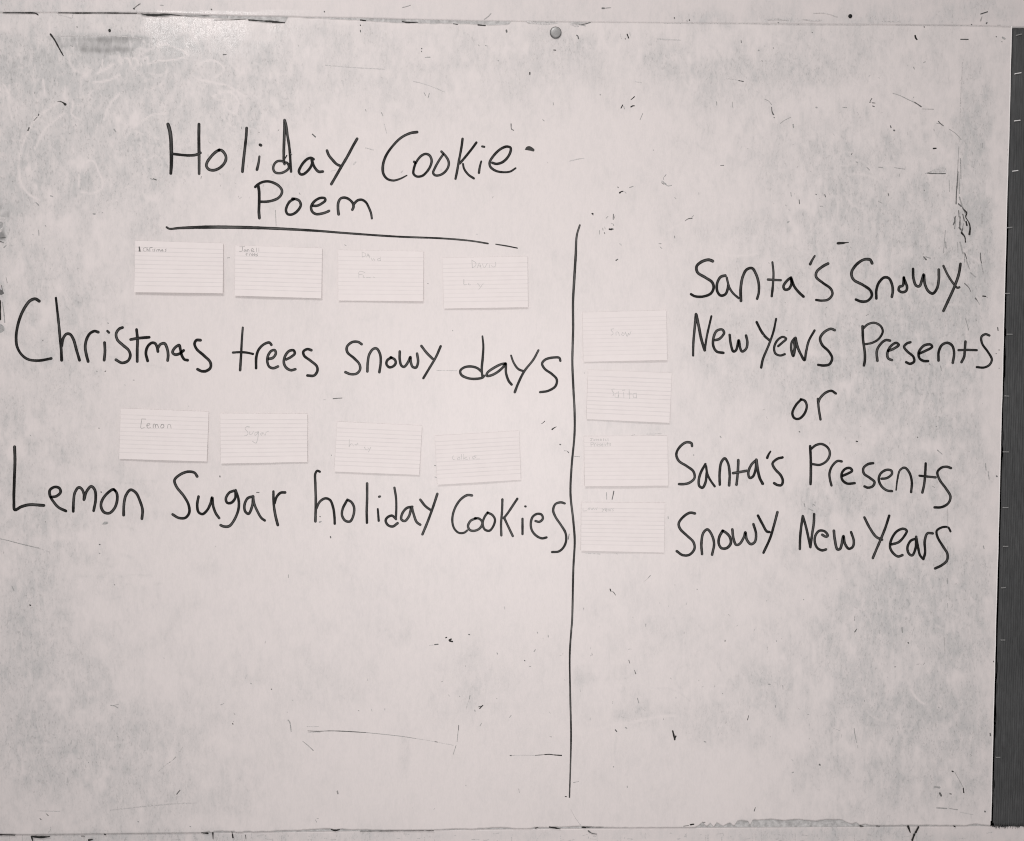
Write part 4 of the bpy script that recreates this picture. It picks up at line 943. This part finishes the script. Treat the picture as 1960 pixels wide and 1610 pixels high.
# split seams drawn dark, with the shadow under the raised flap painted in
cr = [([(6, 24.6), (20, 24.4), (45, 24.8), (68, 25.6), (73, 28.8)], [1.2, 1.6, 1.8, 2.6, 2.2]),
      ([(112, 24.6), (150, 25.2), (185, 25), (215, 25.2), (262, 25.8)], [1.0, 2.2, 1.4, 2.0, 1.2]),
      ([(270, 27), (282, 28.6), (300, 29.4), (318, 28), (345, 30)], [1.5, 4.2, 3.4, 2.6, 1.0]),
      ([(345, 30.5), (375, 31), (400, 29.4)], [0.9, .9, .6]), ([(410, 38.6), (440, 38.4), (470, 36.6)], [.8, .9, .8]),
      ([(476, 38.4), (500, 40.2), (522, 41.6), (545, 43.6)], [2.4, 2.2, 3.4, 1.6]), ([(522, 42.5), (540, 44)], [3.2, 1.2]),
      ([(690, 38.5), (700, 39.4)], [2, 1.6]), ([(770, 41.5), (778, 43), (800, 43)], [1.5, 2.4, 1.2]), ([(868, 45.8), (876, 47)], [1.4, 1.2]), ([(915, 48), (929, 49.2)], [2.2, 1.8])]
for q in cr: ribbons_obj('crack_and_shadow', [q], SMEAR['k'], board, y0=0.00085 - 0.0012, wob=0.35)
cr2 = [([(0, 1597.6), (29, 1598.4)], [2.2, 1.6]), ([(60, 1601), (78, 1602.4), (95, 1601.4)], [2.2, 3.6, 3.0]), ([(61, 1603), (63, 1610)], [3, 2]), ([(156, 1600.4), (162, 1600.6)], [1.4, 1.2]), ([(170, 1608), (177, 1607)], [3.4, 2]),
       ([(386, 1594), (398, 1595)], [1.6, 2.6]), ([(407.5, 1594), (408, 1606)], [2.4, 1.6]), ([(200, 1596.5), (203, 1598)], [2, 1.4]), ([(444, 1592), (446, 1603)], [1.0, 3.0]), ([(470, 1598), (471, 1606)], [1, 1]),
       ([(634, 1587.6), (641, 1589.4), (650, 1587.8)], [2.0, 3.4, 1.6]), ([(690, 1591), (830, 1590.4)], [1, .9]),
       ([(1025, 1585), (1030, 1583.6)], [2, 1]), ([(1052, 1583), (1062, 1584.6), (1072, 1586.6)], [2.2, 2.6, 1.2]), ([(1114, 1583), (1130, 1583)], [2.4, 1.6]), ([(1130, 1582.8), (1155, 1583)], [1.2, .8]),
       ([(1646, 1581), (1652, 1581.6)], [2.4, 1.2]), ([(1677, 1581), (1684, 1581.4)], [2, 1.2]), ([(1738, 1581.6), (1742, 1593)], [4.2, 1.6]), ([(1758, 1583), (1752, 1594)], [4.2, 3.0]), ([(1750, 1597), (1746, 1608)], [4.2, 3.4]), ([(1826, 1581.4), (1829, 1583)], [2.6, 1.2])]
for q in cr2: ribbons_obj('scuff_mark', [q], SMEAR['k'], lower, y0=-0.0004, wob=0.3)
lp = []
for _ in range(120):
    x = r.uniform(0, 1890); y = r.uniform(1596, 1612); a = r.choice([r.uniform(-.3, .3), 1.57]); L = r.uniform(1, 14)
    lp.append(([(x, y), (x + L * math.cos(a), y + L * math.sin(a))], r.uniform(.7, 1.8)))
o = ribbons_obj('scuff_marks', lp, SMEAR['l'], lower, y0=0.0021, wob=0.3); o['kind'] = 'stuff'


# ------------------------------------------------------------------ fixings
def staple(px, py, ang, mat, parent, length=0.0085, y0=-0.0016, name='staple'):
    c = at(px, py, y0)
    V, Fc = [], []
    hw, ca, sa = 0.00066, math.cos(ang), math.sin(ang)
    prof = [(-length / 2, 0.0016), (-length / 2, 0.0), (-length / 2 + 0.0006, -0.0005), (length / 2 - 0.0006, -0.0005), (length / 2, 0.0), (length / 2, 0.0016)]
    for (u, dy) in prof:
        for s in (-1, 1):
            V.append((c[0] + u * ca - s * hw * sa, c[1] + dy, c[2] + u * sa + s * hw * ca))
    for (u, dy) in prof:
        for s in (-1, 1):
            k = 0.82
            V.append((c[0] + u * k * ca - s * hw * sa, c[1] + dy + 0.0007, c[2] + u * k * sa + s * hw * ca))
    n = len(prof)
    for i in range(n - 1):
        a = 2 * i
        Fc += [(a, a + 1, a + 3, a + 2), (a + 2 * n, a + 2 + 2 * n, a + 3 + 2 * n, a + 1 + 2 * n), (a, a + 2, a + 2 + 2 * n, a + 2 * n), (a + 1, a + 1 + 2 * n, a + 3 + 2 * n, a + 3)]
    return mesh_obj(name, V, Fc, mat, parent)


staple(1846, 75.5, 0.0, M_DSTAPLE, board, 0.0125, 0.0002)['label'] = 'dark staple near the upper right corner'
staple(1884, 24.6, 0.32, M_DSTAPLE, upper, 0.0115, 0.0004)


def disc(name, px, py, rad, prof, mats, parent, y0=0.0, seg=28):
    """turned disc: prof = [(radius share, height off the board)]"""
    c = at(px, py, y0)
    V, Fc, mi = [], [], []
    for (q, h) in prof:
        for k in range(seg):
            a = 2 * math.pi * k / seg
            V.append((c[0] + rad * q * math.cos(a), c[1] - h, c[2] + rad * q * math.sin(a)))
    for i in range(len(prof) - 1):
        for k in range(seg):
            a = i * seg + k; b = i * seg + (k + 1) % seg
            Fc.append((a, b, b + seg, a + seg)); mi.append(1 if i < 2 and len(mats) > 1 else 0)
    Fc.append(tuple(range((len(prof) - 1) * seg, len(prof) * seg))); mi.append(0)
    return mesh_obj(name, V, Fc, mats, parent, False, mi)


tack = empty('thumbtack', tuple(at(1063.5, 63, 0.0)))
tag(tack, 'small round grey thumbtack head near the top middle of the whiteboard', 'thumbtack')
disc('tack_rim', 1063.5, 63, 0.0082, [(1.0, 0.0), (1.0, 0.0012), (0.97, 0.0018), (0.90, 0.0020)], [M_TACKRIM], tack)
disc('tack_head', 1063.5, 63, 0.0073, [(1.0, 0.0019), (0.98, 0.0024), (0.9, 0.0030), (0.6, 0.0034), (0.25, 0.0036)], [M_TACK], tack)
M_NAIL = flat_mat('black_nail', (0.012, 0.012, 0.012), 0.5, 0.1, 500)
disc('nail_head', 1627.5, 31, 0.0029, [(1.0, 0.0), (1.0, 0.0006), (0.8, 0.0010), (0.4, 0.0012)], [M_NAIL], upper, 0.0004, 18)

# ------------------------------------------------------------------ ribbed fabric pinboard at the right
pin = empty('pinboard', tuple(at(2010, 1583, 0.0)))
tag(pin, 'dark grey ribbed fabric pinboard stapled along its edge, right of the whiteboard', 'pinboard')
xl = XR + 0.0018
xr2 = at(2150, 800)[0]
zt, zb = at(1950, 53.5)[2], at(1925, 1582.5)[2]
rows = 150
cols = int((xr2 - xl) / 0.00042)
xg = np.linspace(xl, xr2, cols)
zg = np.linspace(zt, zb, rows)
XX, ZZ = np.meshgrid(xg, zg)
tt = (zt - ZZ) / (zt - zb)
pitch = 0.0034
wav = 0.0006 * vnoise(XX * 1000, ZZ * 1000, 60, 90) + 0.0004 * vnoise(XX * 1000, ZZ * 1000, 18, 93)
rib = np.sin((XX + wav) / pitch * 2 * np.pi)
amp = 0.00008 + 0.00046 * np.clip(tt * 2.2 - 0.1, 0, 1) * 1.25
YY = -0.0016 - amp * rib * (1 + 0.5 * vnoise(XX * 1000, ZZ * 1000, 9, 91)) - 0.0005 * vnoise(XX * 1000, ZZ * 1000, 70, 92)
lipx = np.clip((XX - xl) / 0.0035, 0, 1)
YY = YY + 0.0028 * (1 - np.sqrt(np.clip(lipx, 0, 1)))          # fabric rolls round the board's edge
edge = np.minimum(tt, 1 - tt) / 0.003
YY = YY + 0.0018 * (1 - np.clip(edge, 0, 1))
ZZ2 = ZZ.copy()
ZZ2[0, :] += 0.0007 * vnoise(xg * 1000, xg * 0, 5, 95); ZZ2[-1, :] += 0.0011 * vnoise(xg * 1000, xg * 0, 3, 96)
XX2 = XX.copy(); XX2[:, 0] += 0.0006 * vnoise(zg * 1000, zg * 0, 60, 97) + 0.0011 * np.clip((tt[:, 0] - 0.55) * 2, 0, 1)
P = np.stack([XX2, YY, ZZ2], -1).reshape(-1, 3)
idx = np.arange(rows * cols).reshape(rows, cols)
quads = np.stack([idx[:-1, :-1].ravel(), idx[1:, :-1].ravel(), idx[1:, 1:].ravel(), idx[:-1, 1:].ravel()], -1)
ring = np.concatenate([idx[0, :], idx[1:, -1], idx[-1, -2::-1], idx[-2:0:-1, 0]])
bk = P[ring].copy(); bk[:, 1] = 0.0098
bi = len(P) + np.arange(len(ring))
side = np.stack([ring, np.roll(ring, -1), np.roll(bi, -1), bi], -1)
VV = np.vstack([P, bk]); QQ = np.vstack([quads, side])
fab = mesh_obj('fabric_cover', VV.tolist(), QQ.tolist(), M_FABRIC, pin, True)
for (px, py, a, k) in [(1948.5, 68, .25, 1), (1946.7, 141.6, .18, 1.15), (1945.5, 232, .12, 1.05), (1941.6, 328, .12, 1), (1930.7, 640, .0, 1), (1925.6, 758, -.05, .8), (1923.8, 864.7, .0, 1), (1923, 971, .0, 1), (1923, 1045, .0, .9),
                       (1919, 1124, .1, .8), (1918, 1224, .0, .8), (1927, 562, .05, .8), (1931, 436, .1, .9), (1908.5, 1448, .0, .8)]:
    staple(px, py, a, M_STAPLE if 100 < py < 400 else M_STAPLE_D, pin, 0.0085 * k, -0.0026)
fr = []
V, Fc = [], []
for k in range(46):                                   # frayed yarn ends at the bottom hem
    x = xl + 0.002 + r.random() * 0.10
    l = r.uniform(0.0008, 0.0032); dx = r.uniform(-.0012, .0012); w = 0.00022
    b = len(V)
    y = -0.0012
    V += [(x - w, y, zb + 0.001), (x + w, y, zb + 0.001), (x + w + dx, y + 0.001, zb - l), (x - w + dx, y + 0.001, zb - l),
          (x, y - 0.0003, zb + 0.001), (x + dx, y + 0.0006, zb - l)]
    Fc += [(b, b + 4, b + 5, b + 3), (b + 4, b + 1, b + 2, b + 5), (b + 1, b, b + 3, b + 2)]
fo = mesh_obj('frayed_yarn', V, Fc, flat_mat('grey_yarn', (0.12, 0.12, 0.12), 0.9, 0.5, 700), pin)
fo['kind'] = 'stuff'

# ------------------------------------------------------------------ index cards
C1 = (250, 440, 5.026); C3 = (630, 440, 5.026); C5 = (220, 770, 5.026); C7 = (620, 770, 5.026); C9 = (1100, 580, 6.71); C11 = (1100, 820, 6.71)
CARDS = [
 # corners TL TR BR BL, lift at bottom (mm), tile, pencil strokes, graphite, label
 ([(260, 461), (428, 466), (428, 562), (259, 560)], 4.0, C1, M_PENCIL, 1.1,
  ['150,172 130,180 126,203 148,208', '162,172 162,207', '162,197 172,190 178,207', '190,207 190,175 212,171', '218,188 218,207', '240,185 228,192 238,202 228,208', '255,207 258,190 268,192 270,207', '270,195 280,190 290,207', '310,190 298,200 308,208 313,192 316,208', '347,186 335,192 346,203 334,210'],
  'lined index card pencilled Christmas, first of the row above Christmas trees'),
 ([(451, 470), (617, 475.5), (616, 571.5), (450, 566.5)], 3.2, C1, M_PENCIL, 1.0,
  ['1052,165 1100,163', '1078,165 1075,205 1050,208', '1104,188 1092,203 1105,208 1112,190 1115,208', '1125,208 1128,190 1140,195 1142,208', '1162,200 1186,194 1175,180 1160,195 1168,212 1190,208', '1214,175 1214,212', '1236,175 1236,212',
   '1120,225 1120,250', '1108,235 1132,232', '1145,250 1145,235 1156,232', '1168,243 1182,238 1172,230 1165,245 1180,252', '1190,243 1204,238 1194,230 1187,245 1202,252', '1226,232 1212,238 1225,248 1210,254'],
  'lined index card with two pencilled rows ending trees, second above Christmas trees'),
 ([(647.5, 479), (811, 481.5), (810, 577), (648, 575.7)], 2.4, C3, M_PENCIL_F, 1.0,
  ['318,212 320,264', '320,216 352,232 350,252 320,262', '362,262 374,232 392,272', '368,250 392,252', '405,270 416,295 430,276', '440,285 440,298', '488,276 466,284 470,298 494,296', '497,262 497,298', '288,465 290,405 310,400 345,412', '292,432 322,432', '330,440 330,460 345,458', '360,460 380,458 400,460', '425,455 441,460'],
  'lined index card with two faint pencilled rows, above the word snowy'),
 ([(847, 494), (1009.5, 491), (1010.5, 588.5), (850, 591)], 2.4, C3, M_PENCIL_F, 1.15,
  ['1373,290 1378,368', '1375,295 1410,318 1410,345 1380,366', '1425,366 1445,320 1462,374', '1432,347 1460,350', '1475,330 1492,366 1520,326', '1540,335 1542,362', '1602,312 1600,350 1575,358 1562,345', '1296,480 1300,530 1325,525', '1345,515 1340,530 1360,530', '1430,518 1450,545', '1482,518 1440,575'],
  'lined index card pencilled in capitals David, under the end of the title line'),
 ([(232, 781.5), (400, 788), (397, 883), (229.5, 878)], 3.0, C5, M_PENCIL, 1.1,
  ['262,160 256,250 287,244', '262,160 300,162', '310,225 340,215 333,200 312,215 320,248 347,244', '372,245 375,210 390,213 394,243', '394,220 408,212 424,243', '455,215 440,235 455,248 475,235 467,213 452,215', '510,248 515,215 535,214 544,250'],
  'lined index card pencilled Lemon, above the start of Lemon Sugar'),
 ([(422, 791), (589, 792), (589, 884), (424, 887)], 2.6, C5, M_PENCIL_F, 1.2,
  ['1295,237 1268,235 1255,255 1280,285 1280,310 1250,321', '1300,283 1300,310 1320,306 1335,280', '1375,285 1350,295 1350,318 1370,305 1382,282 1378,340 1360,392 1325,374', '1420,290 1402,305 1412,318 1428,292 1440,316', '1450,316 1455,290 1478,279'],
  'lined index card pencilled Sugar, above the gap after Sugar'),
 ([(646, 807), (808, 814.5), (802.6, 908.7), (640.5, 902.3)], 2.6, C7, M_PENCIL_F, 1.15,
  ['246,358 244,426', '244,426 262,398 280,404 286,420', '300,404 312,412 320,400', '326,392 328,406', '392,430 404,455 420,456', '425,438 436,452', '452,432 430,478'],
  'lined index card with faint broken holiday in pencil, above the word holiday'),
 ([(832.5, 834), (993.5, 824.5), (996.7, 918), (837.5, 927.5)], 2.8, C7, M_PENCIL_F, 1.1,
  ['1248,515 1236,530 1244,550 1262,552', '1298,528 1284,540 1290,552 1310,548 1302,527', '1325,500 1322,550', '1345,500 1345,550', '1372,528 1348,540 1380,550', '1400,530 1402,548', '1442,538 1462,532 1440,518 1428,535 1445,548', '1468,515 1450,512', '1470,545 1500,544'],
  'tilted lined index card with faint pencil, right of the card above holiday'),
 ([(1115, 598), (1274.7, 594), (1276, 689.3), (1116.3, 692.8)], 2.6, C9, M_PENCIL_F, 1.15,
  ['500,333 465,340 470,358 490,380 488,404 464,416', '530,416 530,376 555,374 572,420', '612,384 600,410 620,422 636,396 612,382', '648,375 672,430 688,392', '688,392 700,410 720,368'],
  'lined index card pencilled Snow, uppermost right of the dividing line'),
 ([(1125.6, 708), (1285.5, 714), (1280.6, 809.3), (1122, 802.2)], 2.4, C9, M_PENCIL_F, 1.15,
  ['506,1105 475,1110 488,1140 500,1165 490,1190', '545,1150 518,1170 520,1210 548,1215 562,1180', '562,1140 562,1218', '612,1122 640,1118', '625,1150 630,1222', '697,1108 701,1228', '675,1170 736,1168', '785,1160 750,1166 755,1215 786,1212', '788,1158 792,1222'],
  'lined index card pencilled Santa, second down beside the dividing line'),
 ([(1117.6, 835), (1277, 834), (1278, 929), (1118.6, 930.2)], 3.8, C11, M_PENCIL_F, 1.1,
  ['200,130 235,128', '218,130 215,155 200,157', '250,140 240,152 255,156 262,140', '275,156 280,136 292,150 304,136 308,156', '325,148 345,143 332,134 322,150 345,157', '372,130 368,156', '398,135 390,156 410,150', '425,132 428,157',
   '210,230 208,180 236,180 236,202 212,204', '250,228 252,200 268,196', '285,212 305,206 292,196 280,214 300,228', '330,198 316,206 330,218 314,228', '345,212 362,206 352,196 342,214 360,228', '375,226 378,200 392,200 396,226', '422,180 424,226', '406,200 442,198', '464,192 446,202 464,214 446,224'],
  'lined index card with two short pencilled rows, third down beside the dividing line'),
 ([(1112.7, 961), (1272, 962.5), (1270, 1057), (1111.6, 1053.3)], 2.8, C11, M_PENCIL_F, 1.15,
  ['106,1030 106,1057 150,1056', '168,1045 185,1018 192,1042', '205,1022 220,1046 235,1020', '240,1022 252,1045 268,1020 276,1045 288,1014', '350,1030 375,1046', '392,1022 352,1066', '395,1050 415,1042 402,1032 392,1052 412,1064', '440,1036 424,1048 434,1062 446,1036 450,1062', '462,1062 462,1034 476,1026', '498,1030 480,1040 498,1052 480,1062'],
  'lined index card pencilled New Years, lowest beside the dividing line'),
]
NU, NV = 16, 10
for ci, (cn, lift, tile, gm, pw, pencil, label) in enumerate(CARDS):
    tl, tr, br, bl = [np.array(q, float) for q in cn]
    root = empty('index_card', tuple(at(bl[0] * .5 + br[0] * .5, bl[1] * .5 + br[1] * .5, 0.0)))
    tag(root, label, 'index card', 'lined index cards stuck on the whiteboard')
    rc = random.Random(ci)
    cl, cr_, tw = rc.uniform(.35, 1), rc.uniform(.35, 1), rc.uniform(-.3, .3)
    lf = lift * 0.00085

    def height(u, v):
        return 0.0007 + lf * (v ** 1.8) * (0.75 + 0.25 * np.cos((u - .5) * 5 + tw * 4)) + lf * 0.35 * ((1 - u) ** 6 * cl + u ** 6 * cr_)

    def cpt(u, v, off=0.0):
        q = (tl * (1 - u) + tr * u) * (1 - v) + (bl * (1 - u) + br * u) * v
        p = at(q[0], q[1], 0.0)
        return (p[0], -height(u, v) - off, p[2])
    V, Fc, UVs = [], [], []
    for side_off in (0.0003, 0.0):
        for j in range(NV + 1):
            for i in range(NU + 1):
                V.append(cpt(i / NU, j / NV, side_off)); UVs.append((i / NU, j / NV))
    nl = (NU + 1) * (NV + 1)
    for j in range(NV):
        for i in range(NU):
            a = j * (NU + 1) + i
            Fc.append((a, a + NU + 1, a + NU + 2, a + 1))
            Fc.append((a + nl, a + nl + 1, a + nl + NU + 2, a + nl + NU + 1))
    ringc = list(range(NU + 1)) + [(j + 1) * (NU + 1) + NU for j in range(NV)] + [NV * (NU + 1) + i for i in range(NU - 1, -1, -1)] + [j * (NU + 1) for j in range(NV - 1, 0, -1)]
    for k in range(len(ringc)):
        a, b = ringc[k], ringc[(k + 1) % len(ringc)]
        Fc.append((a, b, b + nl, a + nl))
    card = mesh_obj('card', V, Fc, M_CARD, root)
    uvl = card.data.uv_layers.new(name='UVMap')
    li = np.zeros(len(card.data.loops), np.int32); card.data.loops.foreach_get('vertex_index', li)
    uvl.data.foreach_set('uv', np.array(UVs, np.float32)[li].ravel())
    sts = [(in_tile(tile, S(t)[0]), pw * rc.uniform(.85, 1.25)) for t in pencil]
    wr = ribbons_obj('pencil_writing', sts, gm, root, wob=0.3)
    # lay the pencil line onto the curved card
    ex, ey = tr - tl, bl - tl
    M2 = np.linalg.inv(np.stack([ex, ey], 1))
    o3, x3, y3 = at(*tl), at(*tr) - at(*tl), at(*bl) - at(*tl)
    M3 = np.linalg.inv(np.array([[x3[0], y3[0]], [x3[2], y3[2]]]))
    for v in wr.data.vertices:
        uvv = M3 @ np.array([v.co.x - o3[0], v.co.z - o3[2]])
        v.co.y = -height(min(max(uvv[0], 0), 1), min(max(uvv[1], 0), 1)) - 0.00042
    if ci == 0:
        n1 = ribbons_obj('pencil_writing', [(in_tile(tile, [(88, 168), (92, 188), (94, 206)]), 2.6), (in_tile(tile, [(82, 206), (104, 207)]), 1.2)], M_PENCIL_D, root, wob=0.2)
        n1['label'] = 'bold number 1'
        for v in n1.data.vertices:
            uvv = M3 @ np.array([v.co.x - o3[0], v.co.z - o3[2]])
            v.co.y = -height(uvv[0], uvv[1]) - 0.00045
print('objects', len(bpy.data.objects))
